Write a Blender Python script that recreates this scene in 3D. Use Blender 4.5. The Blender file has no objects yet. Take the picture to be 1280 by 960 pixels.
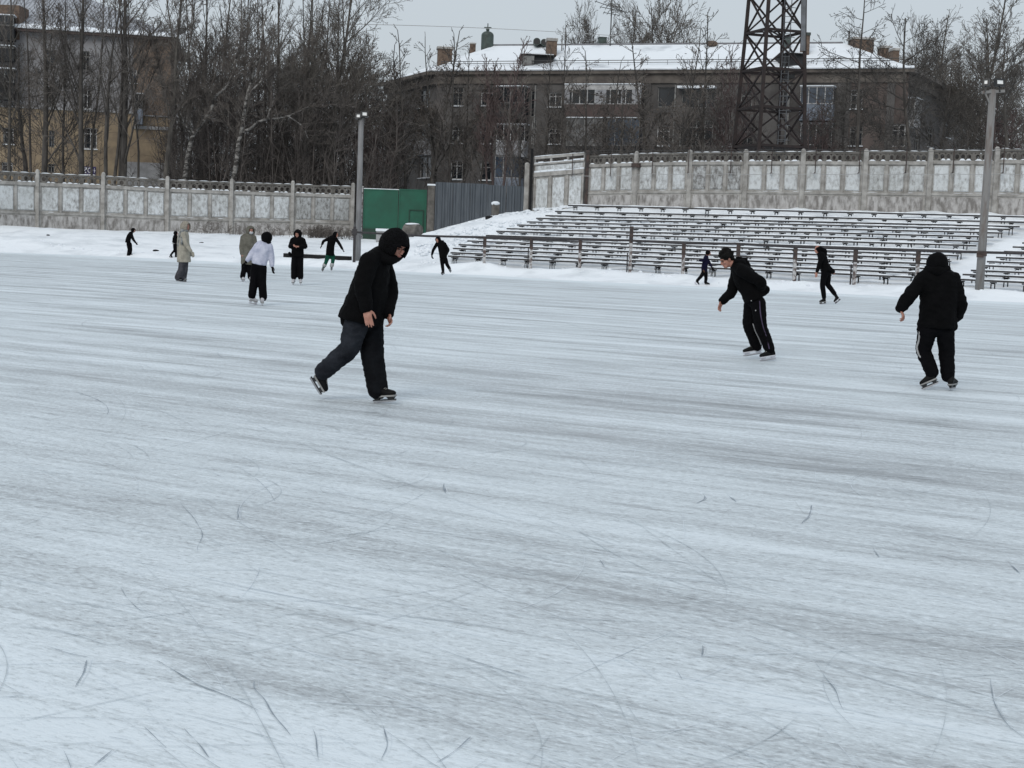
import bpy, bmesh, math, random
from mathutils import Vector, Matrix, noise
import numpy as np
R = math.radians
V = Vector
sc = bpy.context.scene
COL = sc.collection
FPX = 1800.0
CAMH = 1.6
cam_rot = Matrix.Rotation(R(90 - 5.72), 3, 'X') @ Matrix.Rotation(R(2.05), 3, 'Z')
cd = bpy.data.cameras.new('camera'); cam = bpy.data.objects.new('camera', cd); COL.objects.link(cam)
cam.matrix_world = Matrix.Translation((0, 0, CAMH)) @ cam_rot.to_4x4()
cd.sensor_width = 36; cd.lens = 36 * FPX / 1280; cd.clip_end = 3000; cd.clip_start = .1
sc.camera = cam

def ray(px, py): return cam_rot @ V(((px - 640) / FPX, (480 - py) / FPX, -1))
def W(px, py, d):
    r = ray(px, py); return V((0, 0, CAMH)) + r * (d / r.y)
def Gz(px, py, z=0.0):
    r = ray(px, py); return V((0, 0, CAMH)) + r * ((z - CAMH) / r.z)
def on_plane(px, py, A, n):
    r = ray(px, py); c = V((0, 0, CAMH)); return c + r * ((A - c).dot(n) / r.dot(n))

# ---------------------------------------------------------------- materials
def new_mat(name):
    m = bpy.data.materials.new(name); m.use_nodes = True
    nt = m.node_tree; b = nt.nodes['Principled BSDF']
    return m, nt, b
def L(nt, a, b): nt.links.new(a, b)
def node(nt, t, **k):
    n = nt.nodes.new(t)
    for a, v in k.items():
        if a.startswith('i_'): n.inputs[a[2:].replace('_', ' ')].default_value = v
        else: setattr(n, a, v)
    return n
def ramp(nt, src, stops):
    r = nt.nodes.new('ShaderNodeValToRGB'); L(nt, src, r.inputs[0])
    e = r.color_ramp.elements
    while len(e) < len(stops): e.new(.5)
    for q, (p, c) in zip(e, stops):
        q.position = p; q.color = (c[0], c[1], c[2], 1) if hasattr(c, '__len__') else (c, c, c, 1)
    return r
def mat(name, c, c2=None, scale=3.0, rough=.8, stretch=(1, 1, 1), bump=0.0, lo=.35, hi=.65, metal=0.0, detail=6, bscale=None, spec=.5):
    m, nt, b = new_mat(name)
    b.inputs['Roughness'].default_value = rough; b.inputs['Metallic'].default_value = metal
    b.inputs['Specular IOR Level'].default_value = spec
    if c2 is None: c2 = tuple(x * .75 for x in c)
    tc = node(nt, 'ShaderNodeNewGeometry'); mp = node(nt, 'ShaderNodeMapping'); mp.inputs['Scale'].default_value = stretch
    L(nt, tc.outputs['Position'], mp.inputs[0])
    nz = node(nt, 'ShaderNodeTexNoise', i_Scale=scale, i_Detail=detail, i_Roughness=.6); L(nt, mp.outputs[0], nz.inputs['Vector'])
    r = ramp(nt, nz.outputs[0], [(lo, c2), (hi, c)])
    L(nt, r.outputs[0], b.inputs['Base Color'])
    if bump:
        n2 = node(nt, 'ShaderNodeTexNoise', i_Scale=bscale or scale * 5, i_Detail=4); L(nt, mp.outputs[0], n2.inputs['Vector'])
        bp = node(nt, 'ShaderNodeBump', i_Strength=bump, i_Distance=.03); L(nt, n2.outputs[0], bp.inputs['Height']); L(nt, bp.outputs[0], b.inputs['Normal'])
    return m
M = {}
M['concrete'] = mat('weathered_concrete', (.40, .39, .37), (.22, .21, .195), 2.2, .9, bump=.3)
M['concrete_dark'] = mat('dark_stained_concrete', (.17, .16, .145), (.07, .065, .058), 2.0, .9, bump=.3)
M['plinth'] = mat('grimy_plinth', (.42, .41, .40), (.17, .16, .15), 3.0, .9, stretch=(1.5, 1.5, .6), bump=.3, lo=.38, hi=.6)
def peeled(name, sh=0.0, tint=1.0):
    m, nt, b = new_mat(name); b.inputs['Roughness'].default_value = .9
    g = node(nt, 'ShaderNodeNewGeometry'); mp = node(nt, 'ShaderNodeMapping'); mp.inputs['Scale'].default_value = (2.6, 2.6, 1.5)
    L(nt, g.outputs['Position'], mp.inputs[0])
    n1 = node(nt, 'ShaderNodeTexNoise', i_Scale=2.3, i_Detail=9, i_Roughness=.72); L(nt, mp.outputs[0], n1.inputs['Vector'])
    r = ramp(nt, n1.outputs[0], [(.33 + sh, (.18 * tint, .175 * tint, .17 * tint)), (.43 + sh, (.40 * tint, .41 * tint, .41 * tint)), (.58 + sh, (.60 * tint, .63 * tint, .645 * tint))])
    n2 = node(nt, 'ShaderNodeTexNoise', i_Scale=.35, i_Detail=3); L(nt, g.outputs['Position'], n2.inputs['Vector'])
    r2 = ramp(nt, n2.outputs[0], [(.35, (.80, .79, .77)), (.65, (1, 1, 1))])
    mx = node(nt, 'ShaderNodeMix', data_type='RGBA', blend_type='MULTIPLY'); mx.inputs[0].default_value = 1
    L(nt, r.outputs[0], mx.inputs[6]); L(nt, r2.outputs[0], mx.inputs[7]); L(nt, mx.outputs[2], b.inputs['Base Color'])
    return m
M['whitewash'] = peeled('peeling_whitewash'); M['whitewash_worn'] = peeled('worn_whitewash', .09, .92); M['whitewash_clean'] = peeled('fresh_whitewash', -.05, 1.04); M['whitewash_dirty'] = peeled('dirty_whitewash', .03, .78)
M['snow'] = mat('snow', (.80, .84, .88), (.70, .75, .80), .8, .6, bump=.35, bscale=7)
M['snow_small'] = mat('settled_snow', (.80, .84, .88), (.66, .70, .74), 6, .6)
M['plank'] = mat('weathered_bench_plank', (.055, .052, .052), (.022, .021, .022), 3, .8)
M['bracket'] = mat('bench_support_paint', (.014, .014, .015), (.008, .008, .008), 6, .8, spec=.2)
M['rust'] = mat('rusty_rail_paint', (.07, .046, .038), (.028, .024, .024), 5, .8)
M['peeling_post'] = mat('peeling_pale_post', (.42, .42, .42), (.09, .065, .06), 6, .8, lo=.42, hi=.56)
M['dark_pipe'] = mat('dark_pipe', (.04, .036, .038), (.02, .018, .02), 4, .7)
M['gate_green'] = mat('green_gate_paint', (.002, .088, .050), (.002, .065, .037), 1.2, .55)
M['gate_green_dark'] = mat('dark_green_gate_paint', (.006, .035, .02), (.004, .022, .013), 2.0, .6)
M['corrugated'] = mat('grey_corrugated_sheet', (.105, .12, .135), (.075, .087, .10), 2, .5, stretch=(1, 1, .3), metal=.3)
M['pole'] = mat('grey_steel_pole', (.21, .21, .215), (.14, .14, .14), 2, .7, stretch=(3, 3, .6))
M['pole_rust'] = mat('rust_stained_pole', (.20, .195, .19), (.11, .08, .065), 2, .8, lo=.28, hi=.5, stretch=(3, 3, .5))
M['lamp_body'] = mat('floodlight_housing', (.02, .02, .02), (.015, .015, .015), 3, .5)
M['lamp_glass'] = mat('floodlight_glass', (.80, .81, .80), (.72, .72, .70), 5, .3)
M['tower'] = mat('rusty_lattice_steel', (.024, .014, .012), (.010, .007, .007), 3, .8)
M['tower_grey'] = mat('grey_cable_duct', (.14, .15, .165), (.08, .085, .09), 2, .6)
M['wire'] = mat('wire', (.06, .06, .06), (.05, .05, .05), 3, .7)
M['wire_pale'] = mat('pale_frosted_wire', (.42, .42, .41), (.3, .3, .3), 3, .7)
M['facade'] = mat('sooty_render', (.112, .106, .102), (.060, .056, .054), .55, .95, detail=10, bump=.2)
M['facade_pink'] = mat('brownish_render', (.13, .105, .095), (.07, .055, .05), .5, .95, detail=10)
M['cornice'] = mat('cornice_render', (.14, .125, .11), (.07, .06, .055), 1.0, .95)
M['brick'] = mat('old_chimney_brick', (.16, .115, .085), (.065, .045, .036), 4.5, .95, lo=.3, hi=.65, bump=.4)
M['ochre'] = mat('ochre_render', (.30, .235, .155), (.18, .14, .10), .9, .95, detail=9)
M['upper_grey'] = mat('grey_upper_render', (.27, .27, .28), (.15, .145, .145), .5, .95, detail=9)
M['brownwall'] = mat('brown_plaster', (.21, .155, .115), (.12, .095, .08), .8, .95)
M['pale_wall'] = mat('pale_grey_plaster', (.34, .345, .35), (.21, .21, .215), 1.2, .9)
M['white_frame'] = mat('white_window_frame', (.46, .46, .46), (.30, .30, .30), 4, .7)
M['dim_frame'] = mat('grey_window_frame', (.22, .22, .21), (.12, .12, .12), 4, .7)
M['glass'] = mat('dark_window_glass', (.022, .026, .032), (.010, .012, .014), .5, .12)
M['glass_blue'] = mat('bluish_window_glass', (.07, .09, .12), (.03, .04, .055), .8, .12)
M['curtain'] = mat('window_with_pale_curtain', (.16, .16, .16), (.06, .06, .06), 1.5, .4)
M['dark_loggia'] = mat('dark_loggia_panel', (.022, .024, .026), (.012, .012, .013), 2, .8)
M['parapet_white'] = mat('white_balcony_panel', (.36, .37, .39), (.20, .20, .21), 1.5, .8)
M['parapet_red'] = mat('brown_red_balcony_base', (.085, .06, .055), (.05, .038, .035), 1.5, .8)
M['parapet_blue'] = mat('bluish_balcony_panel', (.21, .24, .29), (.12, .14, .17), 1.5, .8)
M['green_metal'] = mat('green_vent_metal', (.06, .085, .075), (.035, .045, .04), 2, .6)
M['roofsteel'] = mat('grey_roof_steel', (.20, .205, .215), (.12, .12, .13), 2, .6)
def roof_snow(name, c_snow, c_bare, lo, hi, ribs=0):
    m, nt, b = new_mat(name); b.inputs['Roughness'].default_value = .7
    g = node(nt, 'ShaderNodeNewGeometry')
    n1 = node(nt, 'ShaderNodeTexNoise', i_Scale=.22, i_Detail=8, i_Roughness=.62); L(nt, g.outputs['Position'], n1.inputs['Vector'])
    r = ramp(nt, n1.outputs[0], [(lo, c_bare), (hi, c_snow)])
    out = r.outputs[0]
    if ribs:
        w = node(nt, 'ShaderNodeTexWave', i_Scale=ribs, i_Distortion=.0); w.bands_direction = 'X'; L(nt, g.outputs['Position'], w.inputs['Vector'])
        r2 = ramp(nt, w.outputs['Fac'], [(.25, .62), (.5, 1.0)])
        mx = node(nt, 'ShaderNodeMix', data_type='RGBA', blend_type='MULTIPLY'); mx.inputs[0].default_value = 1
        L(nt, out, mx.inputs[6]); L(nt, r2.outputs[0], mx.inputs[7]); out = mx.outputs[2]
    L(nt, out, b.inputs['Base Color']); return m
M['roof_snow'] = roof_snow('snow_covered_roof', (.76, .80, .83), (.42, .45, .48), .3, .46)
M['roof_ribbed'] = roof_snow('snow_dusted_ribbed_roof', (.36, .38, .41), (.22, .23, .25), .35, .6, ribs=1.1)
def bark(name, a, b2, sc_=2.0):
    return mat(name, a, b2, sc_, .95, stretch=(2, 2, .6))
M['bark'] = bark('dark_bark', (.085, .077, .069), (.034, .030, .027))
M['bark_grey'] = bark('grey_bark', (.115, .105, .092), (.05, .045, .04))
M['twig'] = bark('brown_twigs', (.135, .12, .108), (.070, .061, .055))
M['twig_pale'] = bark('pale_grey_twigs', (.12, .108, .095), (.07, .062, .055))
M['twig_red'] = bark('reddish_twigs', (.115, .085, .08), (.07, .05, .048))
M['seed'] = bark('dry_seed_clusters', (.085, .07, .058), (.045, .036, .030))
M['thicket'] = mat('thicket_stems', (.125, .110, .101), (.036, .031, .029), .7, .95, stretch=(1, 1, .5), lo=.4, hi=.62)
def birch():
    m, nt, b = new_mat('birch_bark'); b.inputs['Roughness'].default_value = .9
    g = node(nt, 'ShaderNodeNewGeometry'); mp = node(nt, 'ShaderNodeMapping'); mp.inputs['Scale'].default_value = (1, 1, 3)
    L(nt, g.outputs['Position'], mp.inputs[0])
    n1 = node(nt, 'ShaderNodeTexNoise', i_Scale=1.6, i_Detail=7, i_Roughness=.7); L(nt, mp.outputs[0], n1.inputs['Vector'])
    r = ramp(nt, n1.outputs[0], [(.44, (.04, .036, .033)), (.55, (.27, .26, .245))]); L(nt, r.outputs[0], b.inputs['Base Color']); return m
M['birch'] = birch()

# ---------------------------------------------------------------- mesh builder
class MB:
    def __init__(s): s.v = []; s.f = []
    def add(s, vs, fs):
        o = len(s.v); s.v += [tuple(x) for x in vs]; s.f += [tuple(i + o for i in f) for f in fs]
    def fbox(s, P, t, n, u, s0, s1, y0, y1, z0, z1):
        c = [P + t * a + n * b + u * k for k in (z0, z1) for b in (y0, y1) for a in (s0, s1)]
        s.add(c, [(0, 1, 3, 2), (4, 6, 7, 5), (0, 4, 5, 1), (2, 3, 7, 6), (0, 2, 6, 4), (1, 5, 7, 3)])
    def box(s, c, size, rz=0):
        t = V((math.cos(rz), math.sin(rz), 0)); n = V((-math.sin(rz), math.cos(rz), 0)); a, b, h = [x / 2 for x in size]
        s.fbox(V(c), t, n, V((0, 0, 1)), -a, a, -b, b, -h, h)
    def beam(s, A, B, w, h=None):
        A = V(A); B = V(B); h = h or w; t = (B - A).normalized()
        up = V((0, 0, 1)) if abs(t.z) < .95 else V((0, 1, 0))
        n = t.cross(up).normalized(); u = n.cross(t)
        s.fbox(A, t, n, u, 0, (B - A).length, -w / 2, w / 2, -h / 2, h / 2)
    def tube(s, pts, rad, k=6, cap=True):
        pts = [V(p) for p in pts]; n = len(pts)
        if not hasattr(rad, '__len__'): rad = [rad] * n
        vs = []; pn = None
        for i, p in enumerate(pts):
            t = (pts[min(i + 1, n - 1)] - pts[max(i - 1, 0)])
            if t.length < 1e-9: t = V((0, 0, 1))
            t.normalize()
            if pn is None:
                a = V((1, 0, 0)) if abs(t.x) < .8 else V((0, 1, 0)); pn = t.cross(a).normalized()
            else:
                pn = pn - t * pn.dot(t)
                if pn.length < 1e-6: pn = t.cross(V((1, 0, 0)))
                pn.normalize()
            b = t.cross(pn)
            for j in range(k):
                an = 2 * math.pi * j / k; vs.append(p + (pn * math.cos(an) + b * math.sin(an)) * rad[i])
        fs = [(i * k + j, i * k + (j + 1) % k, (i + 1) * k + (j + 1) % k, (i + 1) * k + j) for i in range(n - 1) for j in range(k)]
        if cap: fs += [tuple(range(k - 1, -1, -1)), tuple(range((n - 1) * k, n * k))]
        s.add(vs, fs)
    def loft(s, rings, cap=True):     # rings: list of (centre, avec, bvec)
        k = 18; vs = []
        for c, a, b in rings:
            for j in range(k):
                an = 2 * math.pi * j / k; vs.append(c + a * math.cos(an) + b * math.sin(an))
        n = len(rings)
        fs = [(i * k + j, i * k + (j + 1) % k, (i + 1) * k + (j + 1) % k, (i + 1) * k + j) for i in range(n - 1) for j in range(k)]
        if cap: fs += [tuple(range(k - 1, -1, -1)), tuple(range((n - 1) * k, n * k))]
        s.add(vs, fs)
    def ell(s, c, ax, nu=14, nv=9):   # ellipsoid, ax = three axis vectors
        rings = []
        for i in range(1, nv):
            ph = math.pi * i / nv - math.pi / 2
            rings.append([c + ax[2] * math.sin(ph) + (ax[0] * math.cos(2 * math.pi * j / nu) + ax[1] * math.sin(2 * math.pi * j / nu)) * math.cos(ph) for j in range(nu)])
        vs = [c - ax[2]] + [p for r in rings for p in r] + [c + ax[2]]; m = len(rings)
        fs = [(0, 1 + (j + 1) % nu, 1 + j) for j in range(nu)]
        for i in range(m - 1):
            for j in range(nu):
                a = 1 + i * nu; fs.append((a + j, a + (j + 1) % nu, a + nu + (j + 1) % nu, a + nu + j))
        a = 1 + (m - 1) * nu; fs += [(a + j, a + (j + 1) % nu, len(vs) - 1) for j in range(nu)]
        s.add(vs, fs)
    def sph(s, c, r): s.ell(V(c), (V((r, 0, 0)), V((0, r, 0)), V((0, 0, r))), 10, 7)
    def cone(s, A, B, ra, rb, k=10):  # bone with round ends
        s.tube([A, B], [ra, rb], k); s.sph(A, ra); s.sph(B, rb)
    def build(s, name, m, parent=None, smooth=False, origin=None):
        o0 = origin if origin is not None else (ORG[parent.name] if parent else V((0, 0, 0)))
        me = bpy.data.meshes.new(name); ox, oy, oz = o0
        me.from_pydata([(x - ox, y - oy, z - oz) for x, y, z in s.v], [], s.f); me.validate(); me.update()
        if smooth:
            me.polygons.foreach_set('use_smooth', [True] * len(me.polygons))
        me.materials.append(M[m] if isinstance(m, str) else m)
        o = bpy.data.objects.new(name, me); COL.objects.link(o)
        if parent: o.parent = parent
        else: o.location = o0
        ORG[o.name] = V(o0); return o
ORG = {}
def tag(o, label=None, cat=None, group=None, kind=None):
    for k, v in (('label', label), ('category', cat), ('group', group), ('kind', kind)):
        if v: o[k] = v
    return o
def empty(name, loc, label, cat, group=None):
    o = bpy.data.objects.new(name, None); o.empty_display_size = .3; COL.objects.link(o); o.location = loc
    ORG[o.name] = V(loc); return tag(o, label, cat, group)
def sub(verts_from, name, mm, parent, **k):  # part with the same origin as its parent
    return verts_from.build(name, mm, parent, **k)
UP = V((0, 0, 1))
ORD = ['first', 'second', 'third', 'fourth', 'fifth', 'sixth', 'seventh', 'eighth', 'ninth', 'tenth', 'eleventh', 'twelfth', 'thirteenth', 'fourteenth', 'fifteenth', 'sixteenth', 'seventeenth', 'eighteenth', 'nineteenth', 'twentieth']
rnd = random.Random(7)
# ---------------------------------------------------------------- world and sun
w = bpy.data.worlds.new('World'); sc.world = w; w.use_nodes = True
nt = w.node_tree; bg = nt.nodes['Background']
SUN_EL, SUN_ROT = 38, 200
sky = node(nt, 'ShaderNodeTexSky', sky_type='NISHITA'); sky.sun_disc = False
sky.sun_elevation = R(SUN_EL); sky.sun_rotation = R(SUN_ROT); sky.air_density = 1.5; sky.dust_density = 4
mx = node(nt, 'ShaderNodeMix', data_type='RGBA'); mx.inputs[0].default_value = .86
tc = node(nt, 'ShaderNodeTexCoord'); sp = node(nt, 'ShaderNodeSeparateXYZ'); L(nt, tc.outputs['Generated'], sp.inputs[0])
nz = node(nt, 'ShaderNodeTexNoise', i_Scale=2.2, i_Detail=4); L(nt, tc.outputs['Generated'], nz.inputs['Vector'])
ad = node(nt, 'ShaderNodeMath', operation='MULTIPLY_ADD'); ad.inputs[1].default_value = .12; L(nt, nz.outputs[0], ad.inputs[0]); L(nt, sp.outputs['Z'], ad.inputs[2])
cr = ramp(nt, ad.outputs[0], [(0.0, (4.6, 5.1, 5.6)), (.35, (5.1, 5.6, 6.15)), (1, (6.4, 6.95, 7.6))])
L(nt, sky.outputs[0], mx.inputs[6]); L(nt, cr.outputs[0], mx.inputs[7]); L(nt, mx.outputs[2], bg.inputs[0])
bg.inputs[1].default_value = .120
sd = bpy.data.lights.new('sun', 'SUN'); sd.energy = 1.0; sd.angle = R(25); sd.color = (1, .97, .93)
so = bpy.data.objects.new('sun', sd); COL.objects.link(so)
so.rotation_euler = (R(90 - SUN_EL), 0, R(180 - SUN_ROT)); so.location = (0, -20, 40)
sc.view_settings.view_transform = 'Standard'; sc.view_settings.look = 'None'; sc.view_settings.gamma = 1; sc.view_settings.exposure = 0

# ---------------------------------------------------------------- ice rink frame: u along the streaks, v away from the camera
EU = V((.875, -.484, 0)).normalized(); EV = V((-EU.y, EU.x, 0))
def uv(p): return p.x * EU.x + p.y * EU.y, p.x * EV.x + p.y * EV.y
def from_uv(u, v, z=0): return EU * u + EV * v + UP * z
V_EDGE = 55.3; V_DUST = uv(Gz(700, 351))[1]

def ice_mat():
    m, nt, b = new_mat('skated_ice')
    g = node(nt, 'ShaderNodeNewGeometry'); mp = node(nt, 'ShaderNodeMapping'); mp.inputs['Rotation'].default_value = (0, 0, math.atan2(.484, .875))
    L(nt, g.outputs['Position'], mp.inputs[0])
    # gentle bend of the streaks
    nb = node(nt, 'ShaderNodeTexNoise', i_Scale=.035, i_Detail=2); L(nt, mp.outputs[0], nb.inputs['Vector'])
    sb = node(nt, 'ShaderNodeVectorMath', operation='MULTIPLY_ADD'); sb.inputs[1].default_value = (0, 2.2, 0); L(nt, nb.outputs['Color'], sb.inputs[0]); L(nt, mp.outputs[0], sb.inputs[2])
    def layer(sx, sy, det, rgh, off=0, dist=0.0):
        s_ = node(nt, 'ShaderNodeMapping'); s_.inputs['Scale'].default_value = (sx, sy, 1); s_.inputs['Location'].default_value = (off, off * 1.7, 0)
        L(nt, sb.outputs[0], s_.inputs[0])
        n = node(nt, 'ShaderNodeTexNoise', i_Scale=1.0, i_Detail=det, i_Roughness=rgh, i_Distortion=dist); L(nt, s_.outputs[0], n.inputs['Vector']); return n.outputs[0]
    def mth(op, a, bb=None, c=None):
        n = node(nt, 'ShaderNodeMath', operation=op)
        for i, x in enumerate((a, bb, c)):
            if x is None: continue
            if isinstance(x, (int, float)): n.inputs[i].default_value = x
            else: L(nt, x, n.inputs[i])
        return n.outputs[0]
    def sstep(x, lo, hi, a=0.0, bb=1.0):
        n = node(nt, 'ShaderNodeMapRange', interpolation_type='SMOOTHSTEP'); L(nt, x, n.inputs[0])
        for i, q in enumerate((lo, hi, a, bb)): n.inputs[i + 1].default_value = q
        return n.outputs[0]
    broad = layer(.045, .50, 8, .62, 3)
    mid = layer(.16, 1.9, 9, .68, 11)
    fine = layer(.9, 8, 8, .72, 5)
    ragged = layer(2.2, 9, 8, .75, 17, .4)
    grain = layer(14, 30, 5, .7, 9)
    fleck = layer(22, 46, 3, .6, 2)
    fleck2 = layer(9, 40, 4, .7, 31)
    patch = layer(.12, .35, 8, .65, 21)
    sv = node(nt, 'ShaderNodeSeparateXYZ'); L(nt, mp.outputs[0], sv.inputs[0]); farw = sstep(sv.outputs['Y'], 5, 24, .65, 1.7); speck = layer(55, 95, 2, .6, 61)
    t = mth('MULTIPLY_ADD', broad, .55, mth('MULTIPLY_ADD', mth('ADD', mid, -.5), farw, .375))
    t = mth('MULTIPLY_ADD', patch, .35, t)
    t = mth('MULTIPLY_ADD', fine, .80, t)
    t = mth('MULTIPLY_ADD', ragged, .60, t)
    t = mth('MULTIPLY_ADD', grain, .75, t)           # sum of weights 4.3, mean 2.15
    t = mth('ADD', t, -1.30)
    # bare, shaved and snow-dusted areas of their own shape
    nzp = layer(.8, 2.6, 9, .7, 41)
    def uvpt(px, py): q = Gz(px, py); return uv(q)
    sx_ = node(nt, 'ShaderNodeSeparateXYZ'); L(nt, mp.outputs[0], sx_.inputs[0])
    def line_side(p, q):      # signed distance to a line, positive on the camera's side
        (u0, v0), (u1, v1) = uvpt(*p), uvpt(*q); ln = math.hypot(u1 - u0, v1 - v0); nu__, nv__ = (v1 - v0) / ln, -(u1 - u0) / ln
        a = mth('MULTIPLY_ADD', sx_.outputs['X'], nu__, -(u0 * nu__ + v0 * nv__)); return mth('MULTIPLY_ADD', sx_.outputs['Y'], nv__, a)
    d1 = line_side((60, 775), (600, 935)); d1 = mth('MULTIPLY_ADD', nzp, 1.1, mth('ADD', d1, -.55)); t = mth('ADD', t, sstep(d1, -.05, .14, 0, .36))
    d2 = mth('ABSOLUTE', line_side((560, 785), (1200, 912))); d2 = mth('MULTIPLY_ADD', nzp, -.5, mth('ADD', d2, .25)); t = mth('ADD', t, sstep(d2, .02, .16, .16, 0))
    for (px, py, ru, rv_, amt) in ((800, 508, 2.4, .40, -.46), (640, 483, 6.0, .55, -.26), (1050, 590, 1.3, .16, -.34), (1000, 578, 4.5, .35, -.12), (200, 478, 3.5, .5, -.16), (900, 458, 2.5, .4, -.15), (620, 700, 3.5, .5, -.10), (380, 640, 3.0, .35, -.12), (900, 560, 5, .5, -.14)):
        u0, v0 = uvpt(px, py); a = mth('POWER', mth('MULTIPLY_ADD', sx_.outputs['X'], 1 / ru, -u0 / ru), 2.0); bq = mth('POWER', mth('MULTIPLY_ADD', sx_.outputs['Y'], 1 / rv_, -v0 / rv_), 2.0)
        r2 = mth('MULTIPLY_ADD', nzp, 3.0, mth('ADD', mth('ADD', a, bq), -1.5)); t = mth('ADD', t, sstep(r2, 0, 1.5, amt, 0))
    t = mth('ADD', t, mth('MULTIPLY', mth('MULTIPLY', sstep(mid, .53, .60), .11), farw)); t = mth('ADD', t, mth('MULTIPLY', mth('MULTIPLY', sstep(mid, .47, .41), -.11), farw))
    t = mth('ADD', t, mth('MULTIPLY', sstep(fine, .54, .62), .10)); t = mth('ADD', t, mth('MULTIPLY', sstep(fine, .46, .38), -.11))
    edge = mth('MULTIPLY_ADD', layer(.5, 1.5, 6, .7, 71), 5, sv.outputs['Y']); t = mth('ADD', t, sstep(edge, V_DUST - .5, V_DUST + 3.6, 0, .62)); t = mth('MULTIPLY_ADD', mth('ADD', speck, -.5), .55, t)
    # flecks: bright shavings and dark nicks
    t = mth('ADD', t, mth('MULTIPLY', sstep(fleck, .55, .63), .28))
    t = mth('ADD', t, mth('MULTIPLY', sstep(fleck2, .58, .66), .22))
    t = mth('ADD', t, mth('MULTIPLY', sstep(fleck, .44, .36), -.28))
    t = mth('ADD', t, mth('MULTIPLY', sstep(fleck2, .42, .33), -.24))
    # hair-thin long scratches
    for q, (sx0, sy0, wd_, am) in enumerate(((.12, .9, .0035, .22), (.30, 2.2, .006, .18), (.5, .6, .0022, .22), (1.3, 5.0, .012, .14), (.9, 1.1, .004, .20), (1.7, 1.3, .007, .17), (.45, .7, .0025, .22))):
        rl = mth('ABSOLUTE', mth('ADD', layer(sx0, sy0, 2, .4, 50 + 13 * q, .3), -.5)); gate = sstep(layer(sx0 * 3, sy0 * 2, 3, .6, 90 + q), .5, .6)
        t = mth('ADD', t, mth('MULTIPLY', mth('MULTIPLY', sstep(rl, 0, wd_, 1, 0), gate), -am))
    cr = ramp(nt, t, [(.0, (.30, .325, .34)), (.32, (.43, .468, .487)), (.60, (.56, .615, .64)), (1.0, (.70, .765, .80))])
    L(nt, cr.outputs[0], b.inputs['Base Color'])
    rr = node(nt, 'ShaderNodeMapRange'); L(nt, t, rr.inputs[0]); rr.inputs[1].default_value = .1; rr.inputs[2].default_value = .7; rr.inputs[3].default_value = .30; rr.inputs[4].default_value = .65
    L(nt, rr.outputs[0], b.inputs['Roughness']); b.inputs['Specular IOR Level'].default_value = .3
    h = mth('MULTIPLY_ADD', grain, .5, mth('MULTIPLY', fleck, .7))
    bp = node(nt, 'ShaderNodeBump', i_Strength=.6, i_Distance=.012); L(nt, h, bp.inputs['Height']); L(nt, bp.outputs[0], b.inputs['Normal'])
    return m
M['ice'] = ice_mat()
mb = MB()
c4 = [from_uv(-160, -60), from_uv(110, -60), from_uv(110, V_EDGE + 1.2), from_uv(-160, V_EDGE + 1.2)]
mb.add(c4, [(0, 1, 2, 3)])
tag(mb.build('ice_rink', 'ice'), kind='structure')

# skate marks cut in the ice: thin curved grooves and a few thrown-up edges
M['groove'] = mat('skate_groove', (.20, .24, .28), (.34, .39, .43), 9, .5, lo=.35, hi=.6)
M['groove_light'] = mat('shaved_ice_ridge', (.72, .77, .81), (.55, .6, .64), 9, .6)
def ribbon(mb, pts, wid, z):
    n = len(pts); vs = []
    for i, p in enumerate(pts):
        t = (pts[min(i + 1, n - 1)] - pts[max(i - 1, 0)]); t.z = 0; t.normalize(); s_ = V((-t.y, t.x, 0))
        ww = wid * (math.sin(math.pi * (i + .35) / (n - .3)) ** .6) * max(.08, .8 + 1.3 * noise.noise(p * 7))
        vs += [V((p.x, p.y, z)) + s_ * ww, V((p.x, p.y, z)) - s_ * ww]
    mb.add(vs, [(2 * i, 2 * i + 1, 2 * i + 3, 2 * i + 2) for i in range(n - 1)])
def smooth_path(pts, k=6):
    out = []
    P = [pts[0] * 2 - pts[1]] + list(pts) + [pts[-1] * 2 - pts[-2]]
    for i in range(1, len(P) - 2):
        a, b_, c_, d_ = P[i - 1], P[i], P[i + 1], P[i + 2]
        for j in range(k):
            t = j / k; out.append(.5 * ((2 * b_) + (c_ - a) * t + (2 * a - 5 * b_ + 4 * c_ - d_) * t * t + (3 * b_ - a - 3 * c_ + d_) * t ** 3))
    out.append(pts[-1]); return out
dark, light, faint = MB(), MB(), MB()
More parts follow.
